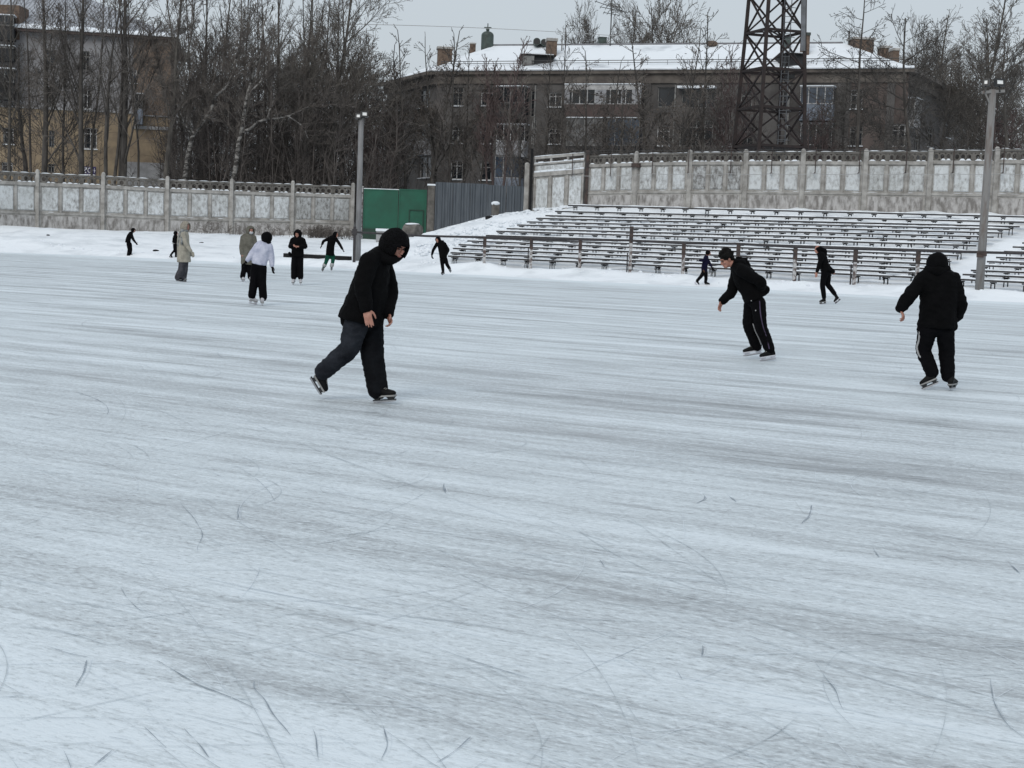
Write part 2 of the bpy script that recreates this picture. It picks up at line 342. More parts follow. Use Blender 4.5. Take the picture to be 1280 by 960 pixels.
known = [([(109, 826), (104, 842), (96, 860)], .013), ([(318, 852), (318, 862), (330, 876), (345, 898), (372, 934)], .008),
         ([(196, 826), (222, 842), (250, 858), (285, 872), (325, 890)], .008), ([(52, 806), (85, 817), (110, 822)], .006), ([(0, 782), (60, 788), (100, 796), (130, 808)], .007),
         ([(388, 912), (396, 930), (398, 952)], .006), ([(462, 890), (478, 908), (484, 930), (476, 950)], .009), ([(590, 922), (570, 938), (545, 955)], .007),
         ([(1015, 632), (1012, 644), (1003, 655)], .012), ([(878, 617), (880, 624), (872, 630)], .012), ([(908, 619), (920, 628)], .008), ([(1092, 686), (1098, 697)], .008),
         ([(556, 605), (556, 617)], .014), ([(300, 632), (296, 650)], .009), ([(225, 628), (250, 660), (247, 690)], .006), ([(1238, 850), (1244, 880), (1258, 905), (1278, 922)], .006),
         ([(876, 808), (877, 822)], .007), ([(1018, 828), (1040, 860), (1056, 890)], .005), ([(846, 836), (852, 850)], .005), ([(0, 873), (24, 872)], .006),
         ([(230, 912), (250, 930), (262, 948)], .007), ([(180, 910), (208, 936)], .006), ([(135, 922), (165, 927)], .006), ([(140, 940), (118, 958)], .006),
         ([(750, 700), (757, 712)], .006), ([(150, 735), (170, 760), (190, 770)], .004), ([(1262, 705), (1275, 718)], .009), ([(120, 834), (165, 836), (215, 839)], .004), ([(100, 783), (200, 784), (240, 788)], .004)]
for pts, wd in known:
    P = smooth_path([Gz(x, y) for x, y in pts], 7)
    P = [p + V((noise.noise(p * 4), noise.noise(p * 4 + V((9, 9, 9))), 0)) * .012 for p in P]
    ribbon(dark, P, wd * .38, .004)
    ribbon(light, [p + V((.012, .02, 0)) for p in P], wd * .16, .0035)
for i in range(900):
    d = 3.2 + 30 * rnd.random() ** 1.5; x = (rnd.random() * 2 - 1) * .42 * d
    a = rnd.gauss(-.5, .55) if rnd.random() < .7 else rnd.random() * 6.28
    Lm = rnd.uniform(.25, 2.2) * (1 + d * .03); curv = rnd.gauss(0, .45); p = V((x, d, 0)); P = []
    n = 16
    for k in range(n):
        P.append(p.copy()); p += V((math.cos(a), math.sin(a), 0)) * Lm / n; a += curv * Lm / n
    q = rnd.random(); ribbon(dark if q < .05 else faint if q < .65 else light, P, rnd.uniform(.0007, .0016) * (1 + d * .05), .004 + .0003 * (i % 5))
for i in range(110):
    d = rnd.uniform(4, 26); p = V(((rnd.random() * 2 - 1) * .45 * d, d, 0)); a = rnd.gauss(-.5, .5); Lm = rnd.uniform(3, 10); c1 = rnd.gauss(0, .07); P = []
    for k in range(46): P.append(p.copy()); p += V((math.cos(a), math.sin(a), 0)) * Lm / 46; a += c1 * Lm / 46
    ribbon(light if rnd.random() < .5 else faint, P, rnd.uniform(.0008, .0017) * (1 + d * .04), .0058 + .0002 * (i % 4))
tag(dark.build('skate_marks', 'groove'), label='dark curved skate marks cut into the ice', kind='stuff')
M['groove_faint'] = mat('faint_skate_groove', (.40, .445, .47), (.50, .55, .58), 9, .5, lo=.35, hi=.6)
tag(faint.build('faint_skate_marks', 'groove_faint'), label='faint crossing blade scratches all over the ice', kind='stuff')
tag(light.build('shaved_ice_marks', 'groove_light'), label='pale shaved edges of skate marks on the ice', kind='stuff')

# ---------------------------------------------------------------- stand rows (defined first: the snow lies under them)
ROW_L = [(562, 319), (565, 314.5), (568, 309.3), (575, 304.5), (586, 300.4), (597, 296.8), (609, 293), (621.8, 288.9), (634.7, 285), (647.6, 281), (660, 277), (671.5, 272.5), (683, 268.4), (695, 263.4), (711, 256.5)]
ROW_Y = [343.5, 337.7, 331.7, 325.8, 320.4, 315.4, 309, 303.3, 297.4, 292.5, 287.3, 282.5, 278, 272.7, 266.3]
ROW_R = [(1141, 0), (1150, 0), (1160, 0), (1173, 0), (1187, 0), (1198.5, 0), (1209, 0), (1220.4, 0), (1231, 0), (1242, 0), (1253, 0), (1263, 0), (1274.6, 0), (1290, 0), (1345, 0)]
ROW2_L = [1196.5, 1203.8, 1214, 1222, 1234, 1245.4, 1255, 1266, 1278, 1290, 1302, 1314]
def row_pt(i, px):
    f = i / 14; dl = 66.5 + 12.5 * f; dr = 58.7 + 14.3 * f
    lx, ly = ROW_L[i]
    def dep(x): t = (x - lx) / (1100 - lx); return 1 / ((1 - t) / dl + t / dr)
    A = W(lx, ly, dl); B = W(1100, ROW_Y[i], dr)
    # walk the straight 3D line to the wanted column
    lo_, hi_ = -.3, 1.9
    for _ in range(40):
        mid = (lo_ + hi_) / 2; p = A.lerp(B, mid)
        q = cam_rot.transposed() @ (p - V((0, 0, CAMH))); x = 640 + FPX * q.x / -q.z
        if x < px: lo_ = mid
        else: hi_ = mid
    return A.lerp(B, lo_)
def pix(p):
    q = cam_rot.transposed() @ (p - V((0, 0, CAMH))); return 640 + FPX * q.x / -q.z, 480 - FPX * q.y / -q.z

# ---------------------------------------------------------------- snow terrain
LW = [(-36, 282, 84.5), (47, 284.3, 87.2), (129, 286.5, 89), (209, 290, 90.5), (289, 292, 92), (365, 293.5, 93.5), (440, 295.5, 94.5)]   # left wall post bases
RW = [(663, 262.5, 83), (732, 258.5, 81.5), (793, 257.5, 80.2), (859.5, 257.5, 79), (929, 258.5, 77.6), (1000.4, 259.5, 76.2), (1078.3, 261, 75), (1158.5, 262.5, 73.8), (1241, 264.5, 72.6), (1322, 267, 71.5)]
ctrl = []
for u in range(-140, 90, 12):
    ctrl += [from_uv(u, V_EDGE - 3, -.30), from_uv(u, V_EDGE - 1.0, -.10), from_uv(u, V_EDGE + .4, .08)]
for px, py, d in [(-150, 277, 84), (-300, 270, 82)] + LW: ctrl.append(W(px, py, d)); ctrl.append(W(px, py, d) + V((0, 4, 0))); ctrl.append(W(px, py, d) + V((0, 12, .2)))
for px, py, d in [(0, 297, 79.5), (120, 302, 80), (240, 309, 79), (360, 313, 79), (470, 305, 84), (500, 303, 88), (400, 318, 73)]: ctrl.append(W(px, py, d))
for px, py, d in RW:
    p = W(px, py, d); ctrl.append(p); ctrl.append(p + V((0, 2.5, -.3))); ctrl.append(p + V((1, 12, -.9)))
for px, py, d in [(453, 300, 93), (497, 300, 93), (535, 297, 93), (548, 287, 92), (575, 279, 91), (600, 271.5, 90), (630, 266.5, 88), (655, 263, 86)]: ctrl.append(W(px, py, d)); ctrl.append(W(px, py, d) + V((0, 5, 0)))
for px, py, d in [(540, 300, 80), (575, 288, 79), (610, 277, 80), (545, 320, 69), (530, 310, 74), (650, 270, 81), (505, 322, 71), (630, 280, 76.5)]: ctrl.append(W(px, py, d))
for i in range(0, 15, 2):
    for px in (ROW_L[i][0], 720, 860, 1000, 1140, 1280): ctrl.append(row_pt(i, max(px, ROW_L[i][0])) - V((0, 0, .44)))
for px, py, d in [(605, 331, 65), (724, 337, 62.7), (853, 344.5, 60.5), (992, 352.5, 58.3), (1145, 360, 56), (1270, 366, 54.4), (1224, 362, 54.5)]: ctrl.append(W(px, py, d))
for px in (-200, 200, 640, 1100, 1500): ctrl.append(W(px, 295, 160) * 1); ctrl[-1].z = 1.6
for u in (-400, -200, 0, 200, 400): ctrl.append(from_uv(u, 420, 1.5))
cx = np.array([[c.x, c.y] for c in ctrl]); cz = np.array([c.z for c in ctrl])
D = np.sqrt(((cx[:, None] - cx[None]) ** 2).sum(-1))
n_ = len(cz); A_ = np.zeros((n_ + 1, n_ + 1)); A_[:n_, :n_] = D - np.eye(n_) * .15; A_[n_, :n_] = 1; A_[:n_, n_] = 1
RB = np.linalg.lstsq(A_, np.append(cz, 0), rcond=None)[0]
def heights(P):
    out = np.empty(len(P))
    for i in range(0, len(P), 4000):
        q = P[i:i + 4000]; out[i:i + 4000] = np.sqrt(((q[:, None] - cx[None]) ** 2).sum(-1)) @ RB[:n_] + RB[n_]
    return out
def ground_z(x, y): return float(heights(np.array([[x, y]]))[0])
us = np.concatenate([np.arange(-420, -110, 12), np.arange(-110, 62, .5), np.arange(62, 400, 12)])
vs_ = np.concatenate([np.arange(V_EDGE - 3, V_EDGE + 5, .22), np.arange(V_EDGE + 5, 100, .5), np.arange(100, 140, 4), np.arange(140, 600, 30)])
UU, VV = np.meshgrid(us, vs_); P2 = np.stack([UU.ravel() * EU.x + VV.ravel() * EV.x, UU.ravel() * EU.y + VV.ravel() * EV.y], 1)
Z = heights(P2)
verts = []
for (x, y), z, vv in zip(P2, Z, VV.ravel()):
    near = 1 if vv < 110 else 0
    k = .09 * noise.noise(V((x * .9, y * .9, 0))) + .06 * noise.noise(V((x * 2.7, y * 2.7, 3))) + .10 * noise.noise(V((x * .22, y * .22, 7)))
    wt = min(1, max(0.25, (vv - V_EDGE + 2) / 6))
    # churned snow left of the stands
    a = max(0, 1 - abs(x + 4) / 6) * max(0, 1 - abs(y - 80) / 9)
    k += a * (.55 * noise.noise(V((x * 1.1, y * .9, 11))) + .30 * noise.noise(V((x * 3, y * 2.2, 2))))
    rg = .10 * math.exp(-((vv - V_EDGE - .9) / .6) ** 2) * (1 + 1.3 * noise.noise(V((x * .5, y * .5, 5))))
    verts.append((x, y, z + near * (k * wt + rg)))
nu_, nv_ = len(us), len(vs_)
mb = MB(); mb.v = verts; mb.f = [(j * nu_ + i, j * nu_ + i + 1, (j + 1) * nu_ + i + 1, (j + 1) * nu_ + i) for j in range(nv_ - 1) for i in range(nu_ - 1)]
M['snow_ground'] = mat('trodden_snow_ground', (.82, .86, .89), (.62, .66, .69), .5, .65, bump=1.0, bscale=3.0, lo=.32, hi=.52, detail=9)
tag(mb.build('snow_ground', 'snow_ground', smooth=True), kind='structure')
mb = MB(); mb.add([V((-900, -300, -.6)), V((900, -300, -.6)), V((900, 1500, -.6)), V((-900, 1500, -.6))], [(0, 1, 2, 3)])
tag(mb.build('ground', 'snow'), kind='structure')

rl = random.Random(12); mb = MB()
for i in range(900):
    u = rl.uniform(-62, 45); v = V_EDGE + .8 + rl.gauss(0, .5); p = from_uv(u, v); p.z = max(0.0, ground_z(p.x, p.y)) + .03
    if v < V_EDGE + .3: p.z = 0.005
    r_ = rl.uniform(.03, .11) if v > V_EDGE + .5 else rl.uniform(.015, .04)
    a = rl.random() * 3; e = V((math.cos(a), math.sin(a), 0)); f = V((-e.y, e.x, 0)); mb.ell(p, (e * r_ * rl.uniform(.8, 1.6), f * r_, UP * r_ * rl.uniform(.5, .9)), 6, 4)
for i in range(700):
    px = rl.uniform(520, 700); d = rl.uniform(70, 86); p = W(px, 290, d); p.z = ground_z(p.x, p.y) + .02
    if uv(p)[1] > V_EDGE + 4: r_ = rl.uniform(.05, .16); mb.ell(p, (V((r_ * 1.3, 0, 0)), V((0, r_, 0)), V((0, 0, r_ * .6))), 6, 4)
tag(mb.build('snow_lumps', 'snow_small', smooth=True), label='loose lumps of shovelled snow along the rink edge', kind='stuff')
def bench(A, B, label, group, idx):
    t = (B - A); Ln = t.length; t.normalize(); n = V((t.y, -t.x, 0)).normalized()   # n points to the camera
    u = t.cross(n) * -1
    if u.z < 0: u = -u
    rq = random.Random(idx * 7); A = A + UP * rq.uniform(-.025, .025); B = B + UP * rq.uniform(-.025, .025)
    root = empty('bench', (A + B) / 2 - V((0, 0, .44)), label, 'bench', group)
    rr = random.Random(idx * 31)
    seat = MB(); seat.fbox(A, t, n, u, 0, Ln, -.17, -.015, -.065, 0); seat.fbox(A, t, n, u, 0, Ln, .005, .17, -.068, -.002)
    seat.build('seat', 'plank', root)
    s = 0.0
    while s < Ln - .05:      # snow lying on the planks, broken here and there
        e = min(Ln - .02, s + rr.uniform(5, 14)); k = max(2, int((e - s) / .28)); vs = []; sn = MB(); h = rr.uniform(.04, .06)
        for q in range(k + 1):
            x = s + (e - s) * q / k; hh = h * (.55 + .8 * rr.random()) * (.35 if q in (0, k) else 1); fr = .15 + rr.uniform(-.04, .02); bk = -.16 + rr.uniform(-.01, .03)
            vs += [A + t * x + n * fr + u * .003, A + t * x + n * (fr - .03) + u * hh, A + t * x + n * (bk + .04) + u * hh, A + t * x + n * bk + u * .003]
        sn.add(vs, [(4 * q + a, 4 * q + a + 1, 4 * q + a + 5, 4 * q + a + 4) for q in range(k) for a in range(3)] + [(0, 1, 2, 3), (4 * k + 3, 4 * k + 2, 4 * k + 1, 4 * k)])
        sn.build('snow_cover', 'snow_small', root, smooth=False); s = e + rr.uniform(.1, .5)
    s = rr.uniform(.25, .5) if idx % 2 else .2
    while s < Ln:
        P = A + t * s; mb = MB(); j1, j2 = rr.uniform(-.03, .03), rr.uniform(-.03, .03)
        mb.fbox(P, t, n, UP, -.13 + j1, .12 + j2, -.13, .13, -.12, -.080)        # cross rail under the planks
        mb.fbox(P, t, n, UP, -.07, .06, -.09, .09, -.15, -.122)
        for q in (-.08, .06):
            mb.beam(P + t * q + n * .08 + UP * -.15, P + t * (q * 1.1) + n * .09 + UP * -.52, .026)
            mb.beam(P + t * q - n * .08 + UP * -.15, P + t * (q * 1.1) - n * .09 + UP * -.52, .026)
        mb.build('support', 'bracket', root)
        s += 1.22 + rr.uniform(-.05, .05)
    return root
NR = ['lowest', 'second', 'third', 'fourth', 'fifth', 'sixth', 'seventh', 'eighth', 'ninth', 'tenth', 'eleventh', 'twelfth', 'thirteenth', 'fourteenth', 'topmost']
for i in range(15):
    A = W(ROW_L[i][0], ROW_L[i][1], 1); A = row_pt(i, ROW_L[i][0]); B = row_pt(i, ROW_R[i][0])
    lab = '%s snow-topped bench row of the long main stand%s' % (NR[i], '' if i in (0, 14) else ', counted from the ice')
    if i == 0: lab = 'lowest snow-topped bench row of the long main stand, just behind the rail'
    if i == 14: lab = 'topmost snow-topped bench row of the main stand, under the concrete wall'
    bench(A, B, lab, 'bench rows of the main stand', i + 1)
for i in range(9):
    A = row_pt(i, ROW2_L[i]); B = row_pt(i, 1345)
    bench(A, B, '%s snow-topped bench row right of the snowy aisle%s' % (NR[i], '' if i == 0 else ', counted from the ice'), 'bench rows right of the aisle', 40 + i)

# ---------------------------------------------------------------- rail in front of the stand
posts = [(605, 331, 65, 296), (663, 334, 63.9, 297.5), (724, 337.5, 62.7, 299), (787, 341, 61.6, 283), (853, 345, 60.5, 303.5), (921, 349, 59.4, 304), (992, 353, 58.3, 308), (1067, 357.5, 57.2, 310.5), (1145, 361, 56.1, 312.5)]
root = empty('guard_rail', W(853, 345, 60.5), 'rusty steel guard rail on pale peeling posts in front of the benches', 'railing')
def zat(px, d, y): return W(px, y, d)
for k, (px, yb, d, yt) in enumerate(posts):
    b = W(px, yb + 3, d); tp = V((b.x, b.y, W(px, yt, d).z)); mb = MB()
    z0 = b.z; h = tp.z - z0
    mb.box((b.x, b.y, z0 + h * .33), (.13, .13, h * .66)); mb.build('post', 'peeling_post', root)
    mb = MB(); mb.box((b.x, b.y, z0 + h * .66 + h * .17), (.15, .15, h * .34)); mb.build('post_top', 'rust', root)
    if k % 2: 
        mb = MB(); mb.box((b.x - .12, b.y + .1, z0 + .45), (.05, .05, 1.0)); mb.build('brace', 'dark_pipe', root)
pts = [W(440, 290, 68.5), W(532, 295, 66.5)] + [W(px, {787: 300.5}.get(px, yt + .6), d) for px, yb, d, yt in posts] + [W(1229, 315.4, 54.9), W(1330, 318, 53.6)]
mb = MB(); mb.tube(pts, .05, 8); mb.build('top_rail', 'dark_pipe', root)
mb = MB(); a = W(442.5, 327, 68.4); mb.box((a.x, a.y, a.z + .8), (.12, .12, 1.7)); mb.build('post', 'dark_pipe', root)
mb = MB(); mb.box((a.x, a.y, W(442, 290, 68.4).z), (.22, .18, .3)); mb.build('clamp', 'dark_pipe', root)

# ---------------------------------------------------------------- floodlight poles
def flood_pole(px, yb, pxt, yt, d, r0, r1, label, heads, clamp=None, cross=None, m='pole'):
    b = W(px, yb + 3, d); ht = W(pxt, yt, d).z; root = empty('floodlight_pole', b, label, 'light pole')
    top = V((b.x, b.y, ht)); mid = b.lerp(top, .38)
    mb = MB(); mb.tube([b, mid, top], [r0, (r0 + r1) / 2, r1], 14); mb.build('pole', m, root, smooth=True)
    if cross:
        mb = MB(); mb.beam(top + V((-cross, -.05, -.12)), top + V((cross, -.05, -.04)), .10); 
        mb.beam(top + V((-cross * .7, -.05, -.14)), top + V((-.05, -.05, -.6)), .05); mb.build('cross_arm', m, root)
    for hx, hz, w_, h_, yaw in heads:
        c = top + V((hx, -.12, hz)); Rm = Matrix.Rotation(R(yaw), 3, 'Z') @ Matrix.Rotation(R(-12), 3, 'X')
        t, n, u = Rm @ V((1, 0, 0)), Rm @ V((0, -1, 0)), Rm @ V((0, 0, 1))
        mb = MB()
        mb.fbox(c, t, n, u, -w_ / 2, w_ / 2, -.10, .0, -h_ / 2, h_ / 2)
        e = .066
        for q in ((-w_ / 2, -w_ / 2 + e, -h_ / 2, h_ / 2), (w_ / 2 - e, w_ / 2, -h_ / 2, h_ / 2), (-w_ / 2 + e, w_ / 2 - e, -h_ / 2, -h_ / 2 + e), (-w_ / 2 + e, w_ / 2 - e, h_ / 2 - e, h_ / 2)):
            mb.fbox(c, t, n, u, q[0], q[1], 0.002, .04, q[2], q[3])
        mb.beam(c + n * -.05 - u * h_ * .5, c + n * -.02 - u * (h_ * .5 + .22), .04)
        hd = mb.build('floodlight', 'lamp_body', root)
        mb = MB(); mb.fbox(c, t, n, u, -w_ / 2 + e, w_ / 2 - e, .003, .02, -h_ / 2 + e, h_ / 2 - e); mb.build('lens', 'lamp_glass', hd)
    if clamp:
        z = W(px, clamp, d).z; mb = MB(); mb.tube([V((b.x, b.y, z - .06)), V((b.x, b.y, z + .12))], r0 * 1.15, 12); mb.box((b.x - .12, b.y - .2, z - .06), (.24, .10, .10)); mb.build('clamp', 'rust', root)
    return root
flood_pole(447, 326, 453, 146, 70, .145, .125, 'grey floodlight pole in front of the green gate', [(-.12, .02, .30, .27, -14), (.17, .12, .34, .29, 10)])
flood_pole(1224, 361, 1240, 112, 54.3, .165, .13, 'tall grey floodlight pole with rusty clamp beside the snowy aisle', [(-.31, .24, .24, .27, -25), (.20, .26, .38, .28, 12)], clamp=318, cross=.42, m='pole_rust')

# ---------------------------------------------------------------- concrete panel walls
def bay(root, P0, P1, H, style=0, seed=0):
    t = P1 - P0; t.z = 0; s1 = t.length; t.normalize(); n = V((t.y, -t.x, 0)); u = UP
    sl = (P1.z - P0.z) / s1; t3 = V((t.x, t.y, sl)); rr = random.Random(seed)
    a, b = .10, s1 - .10; third = (b - a) / 3
    fr = MB()
    fr.fbox(P0, t3, n, u, a, b, -.06, .03, -.6, .245 * H)                    # plinth slab
    fr.fbox(P0, t3, n, u, a, b, -.08, .075, .245 * H + .002, .285 * H)       # lower beam
    fr.fbox(P0, t3, n, u, a, b, -.06, -.01, .285 * H, .77 * H)               # field
    fr.fbox(P0, t3, n, u, a, b, -.08, .075, .77 * H + .002, .83 * H)         # middle beam
    cp = MB(); cp.fbox(P0, t3, n, u, a, b, -.07, .07, .962 * H, H)             # coping
    for k in range(4):
        s = a + third * k; fr.fbox(P0, t3, n, u, max(a, s - .07), min(b, s + .07), -.055, .055, .287 * H, .768 * H)
        cp.fbox(P0, t3, n, u, max(a, s - .06), min(b, s + .06), -.055, .05, .832 * H, .961 * H)
    pn = fr.build('wall_panel', 'concrete', root); cp.build('coping', 'concrete_dark', pn)
    pl = MB(); pl.fbox(P0, t3, n, u, a + .12, b - .12, .031, .045, -.3, .215 * H); pl.build('plinth_face', 'plinth', pn)
    ins = MB()
    for k in range(3):
        s = a + third * k
        c0, c1, z0, z1 = s + .13, s + third - .13, .315 * H, .745 * H
        # raised plate with chamfered edge
        def q(x, z, y): return P0 + t3 * x + n * y + u * z
        e = .05
        vs = [q(c0, z0, -.01), q(c1, z0, -.01), q(c1, z1, -.01), q(c0, z1, -.01), q(c0 + e, z0 + e, .035), q(c1 - e, z0 + e, .035), q(c1 - e, z1 - e, .035), q(c0 + e, z1 - e, .035)]
        ins.add(vs, [(0, 1, 5, 4), (1, 2, 6, 5), (2, 3, 7, 6), (3, 0, 4, 7), (4, 5, 6, 7)])
    ins.build('whitewashed_inset', rr.choice(['whitewash', 'whitewash', 'whitewash_worn', 'whitewash_clean', 'whitewash_dirty']), pn)
    rg = MB()                                                                # open ring work under the coping
    for k in range(3):
        s = a + third * k + .06; wd = third - .12; m = 3; rz = (.956 - .832) * H / 2; cz_ = (.832 + .956) / 2 * H; rx = wd / m / 2
        for j in range(m):
            cxx = s + rx * (2 * j + 1); K = 12; vs = []
            for ff in (-.04, .04):
                for i in range(K):
                    an = 2 * math.pi * i / K; ca, sa = math.cos(an), math.sin(an); mxa = max(abs(ca), abs(sa))
                    for kx, kz in ((ca / mxa, sa / mxa), (ca * .66, sa * .66)): vs.append(P0 + t3 * (cxx + rx * kx) + u * (cz_ + rz * kz) + n * ff)
            fs = []
            for i in range(K):
                i2 = (i + 1) % K
                fs += [(2 * i, 2 * i2, 2 * i2 + 1, 2 * i + 1), (2 * K + 2 * i, 2 * K + 2 * i + 1, 2 * K + 2 * i2 + 1, 2 * K + 2 * i2), (2 * i + 1, 2 * i2 + 1, 2 * K + 2 * i2 + 1, 2 * K + 2 * i + 1)]
            rg.add(vs, fs)
    rg.build('ring_work', 'concrete_dark', pn)
    sn = MB()
    def snow_strip(s0, s1_, z, y0, y1, h, step=.16, p=.9):
        s = s0
        while s < s1_:
            e = min(s1_, s + step * rr.uniform(.8, 1.6))
            if rr.random() < p:
                hh = h * rr.uniform(.4, 1.3)
                vs = [P0 + t3 * x + n * y + u * zz for x, y, zz in ((s, y0, z), (s, y1, z), (e, y1, z), (e, y0, z), ((s * 2 + e) / 3, y0 + .01, z + hh), ((s * 2 + e) / 3, y1 - .02, z + hh), ((s + 2 * e) / 3, y1 - .02, z + hh), ((s + 2 * e) / 3, y0 + .01, z + hh))]
                sn.add(vs, [(0, 1, 5, 4), (1, 2, 6, 5), (2, 3, 7, 6), (3, 0, 4, 7), (4, 5, 6, 7)])
            s = e
    for k in range(3): snow_strip(a + third * k + .08, a + third * (k + 1) - .08, .832 * H, -.03, .072, .075 if style else .06, .26, .8)
    snow_strip(a, b, H + .002, -.05, .06, .035, .5, .95)
    snow_strip(a, b, .286 * H, -.01, .07, .02, .4, .35 if not style else .5)
    sn.build('snow_cap', 'snow_small', pn)
    return t, n
def wall_post(root, P, H, w_=.26, m='concrete', round_=False, cap=.12):
    mb = MB(); 
    if round_: mb.tube([P + UP * -.6, P + UP * (H + .02)], w_ * .55, 12)
    else: mb.box((P.x, P.y, P.z + (H - .6) / 2), (w_, w_, H + .6))
    o = mb.build('post', m, root)
    mb = MB(); mb.ell(P + UP * (H + .02), (V((w_ * .55, 0, 0)), V((0, w_ * .55, 0)), V((0, 0, cap))), 10, 6); mb.build('post_cap', 'concrete', o)
    return o
lp = [W(*q) for q in LW]; H_ = [3.18, 3.2, 3.2, 3.2, 3.22, 3.25, 3.2]
root = empty('concrete_wall', (lp[3].x, lp[3].y, lp[3].z), 'weathered concrete panel wall with peeling whitewash on the left', 'wall')
first = W(-120, 279, 82.4)
for i in range(len(lp) - 1): bay(root, lp[i], lp[i + 1], 3.24, 0, i)
bay(root, first, lp[0], 3.24, 0, 77)
for p in lp: wall_post(root, V((p.x, p.y - .04, p.z)), 3.34, .22)
rp = [W(*q) for q in RW]
tops = [196, 194.5, 192.5, 190.5, 190, 189.5, 189.5, 188.5, 187, 186]
rH = [W(px, ty, d).z - W(px, yb, d).z for (px, yb, d), ty in zip(RW, tops)]
root = empty('concrete_wall', (rp[4].x, rp[4].y, rp[4].z), 'long stained concrete panel wall above the benches on the right', 'wall')
for i in range(1, len(rp) - 1):
    bay(root, rp[i], rp[i + 1], (rH[i] + rH[i + 1]) / 2, 1, 20 + i)
for i in range(2, len(rp)): 
    P = V((rp[i].x, rp[i].y - .05, rp[i].z)); wall_post(root, P, rH[i] + .02, .23, 'concrete', round_=(i == 2))
    if i == 2:
        mb = MB(); mb.tube([P + UP * (rH[i] * .74), P + UP * (rH[i] * .82)], .27, 12); mb.build('collar', 'rust', root)
# stub wall with double beam, stepped down to the corrugated sheets
root = empty('concrete_wall_section', rp[0], 'lower concrete wall section with a snowy double beam beside the corrugated sheets', 'wall')
P0, P1 = rp[0] + V((.15, 0, 0)), rp[1] + V((-.15, 0, 0)); t = P1 - P0; t.z = 0; s1 = t.length; t.normalize(); n = V((t.y, -t.x, 0)); H = rH[0]
t3 = V((t.x, t.y, (P1.z - P0.z) / s1)); mb = MB(); e = .002
for z0, z1, y1 in ((-.5, .62, .0), (.62 + e, .70, .10), (.70 + e, .84, -.01), (.84 + e, .87, .09), (.955, 1.0, .07)):
    mb.fbox(P0, t3, n, UP, 0, s1, -.07, y1, z0 * H, z1 * H)
for k in range(4):
    s = s1 * k / 3; mb.fbox(P0, t3, n, UP, max(0, s - .09), min(s1, s + .09), -.06, .06, -.3 * H, .618 * H); mb.fbox(P0, t3, n, UP, max(0, s - .05), min(s1, s + .05), -.06, .05, .872 * H, .954 * H)
pn = mb.build('wall_panel', 'concrete', root)
mb = MB()
for k in range(3):
    s = s1 * k / 3; mb.fbox(P0, t3, n, UP, s + .16, s + s1 / 3 - .16, 0.001, .03, .02 * H, .58 * H)
mb.fbox(P0, t3, n, UP, .1, s1 - .1, -.008, .02, .73 * H, .82 * H)
mb.build('whitewashed_inset', 'whitewash', pn)
mb = MB(); rr = random.Random(5)
for z, h in ((.702, .09), (.872, .07), (1.002, .03), (.0, .12)):
    s = 0
    while s < s1 - .1:
        e2 = min(s1, s + rr.uniform(.25, .5)); mb.fbox(P0, t3, n, UP, s + .01, e2 - .01, -.03, .075, z * H, z * H + h * rr.uniform(.5, 1.3)); s = e2
mb.build('snow_cap', 'snow_small', pn)
mb = MB(); p = rp[1] + V((0, -.1, 0)); mb.box((p.x, p.y, p.z + rH[1] / 2), (.17, .2, rH[1] + .6)); mb.build('post', 'rust', root)
mb = MB(); p = rp[0] + V((-.02, -.1, 0)); mb.box((p.x, p.y, p.z + rH[0] / 2), (.15, .2, rH[0] + .9)); mb.build('post', 'bracket', root)
p = W(657, 262, 83.3); wall_post(root, p, W(657, 206, 83.3).z - p.z, .26)

# barbed wire brackets in front of the long wall
root = empty('barbed_wire', W(964, 217, 75), 'rusty bracket rods carrying wires along the top of the long wall', 'wire')
rods = [715, 763, 815, 860, 913, 964, 1018.7, 1073.7, 1132, 1191, 1253.7, 1315]
def wd(px): 
    for (a, _, da), (b, _, db) in zip(RW, RW[1:]):
        if a <= px <= b or b == RW[-1][0]: return 1 / ((1 / da) + (1 / db - 1 / da) * (px - a) / (b - a)) - .35
    return 82
for px in rods:
    d = wd(px); a = W(px, 217 + (3 if px < 800 else 0), d); b = V((a.x, a.y, W(px, 184 if px > 800 else 192, d).z)); mb = MB(); mb.beam(a, b, .045); mb.beam(a + UP * .05, a + V((0, .32, .02)), .04); mb.build('bracket_rod', 'rust', root)
for yy, m, r_ in ((217, 'wire_pale', .014), (185.5, 'wire', .012), (188, 'wire', .010)):
    P = [W(px, yy + (.012 * (1280 - px) * .35 if yy < 200 else 2 if px < 800 else 0), wd(px) - .02) for px in rods]
    Q = []
    for a, b in zip(P, P[1:]):
        for j in range(6): f = j / 6; Q.append(a.lerp(b, f) - UP * .05 * 4 * f * (1 - f))
    mb = MB(); mb.tube(Q + [P[-1]], r_, 4); mb.build('wire_strand', m, root)

# ---------------------------------------------------------------- green gate, side post, corrugated sheets
def flat_frame(pxa, ya, da, pxb, yb, db):
    A = W(pxa, ya, da); B = W(pxb, yb, db); t = B - A; t.z = 0; s = t.length; t.normalize(); return A, t, V((t.y, -t.x, 0)), s
A, t, n, s1 = flat_frame(453, 300, 93, 532, 300, 93); ztop = W(453, 236, 93).z - A.z; zb2 = W(532, 237.5, 93).z - A.z
root = empty('metal_gate', A + t * s1 / 2, 'green sheet-metal double gate behind the snow bank', 'gate')
sm = s1 * .555
for a, b, zt in ((0.02, sm - .02, ztop), (sm + .02, s1, zb2)):
    mb = MB(); mb.fbox(A, t, n, UP, a, b, -.03, .03, .45, zt)
    e = .07
    for q in ((a, a + e, .45, zt), (b - e, b, .45, zt), (a + e, b - e, zt - e, zt + .01), (a + e, b - e, .45, .45 + e)): mb.fbox(A, t, n, UP, q[0], q[1], .032, .06, q[2], q[3])
    mb.build('gate_leaf', 'gate_green', root)
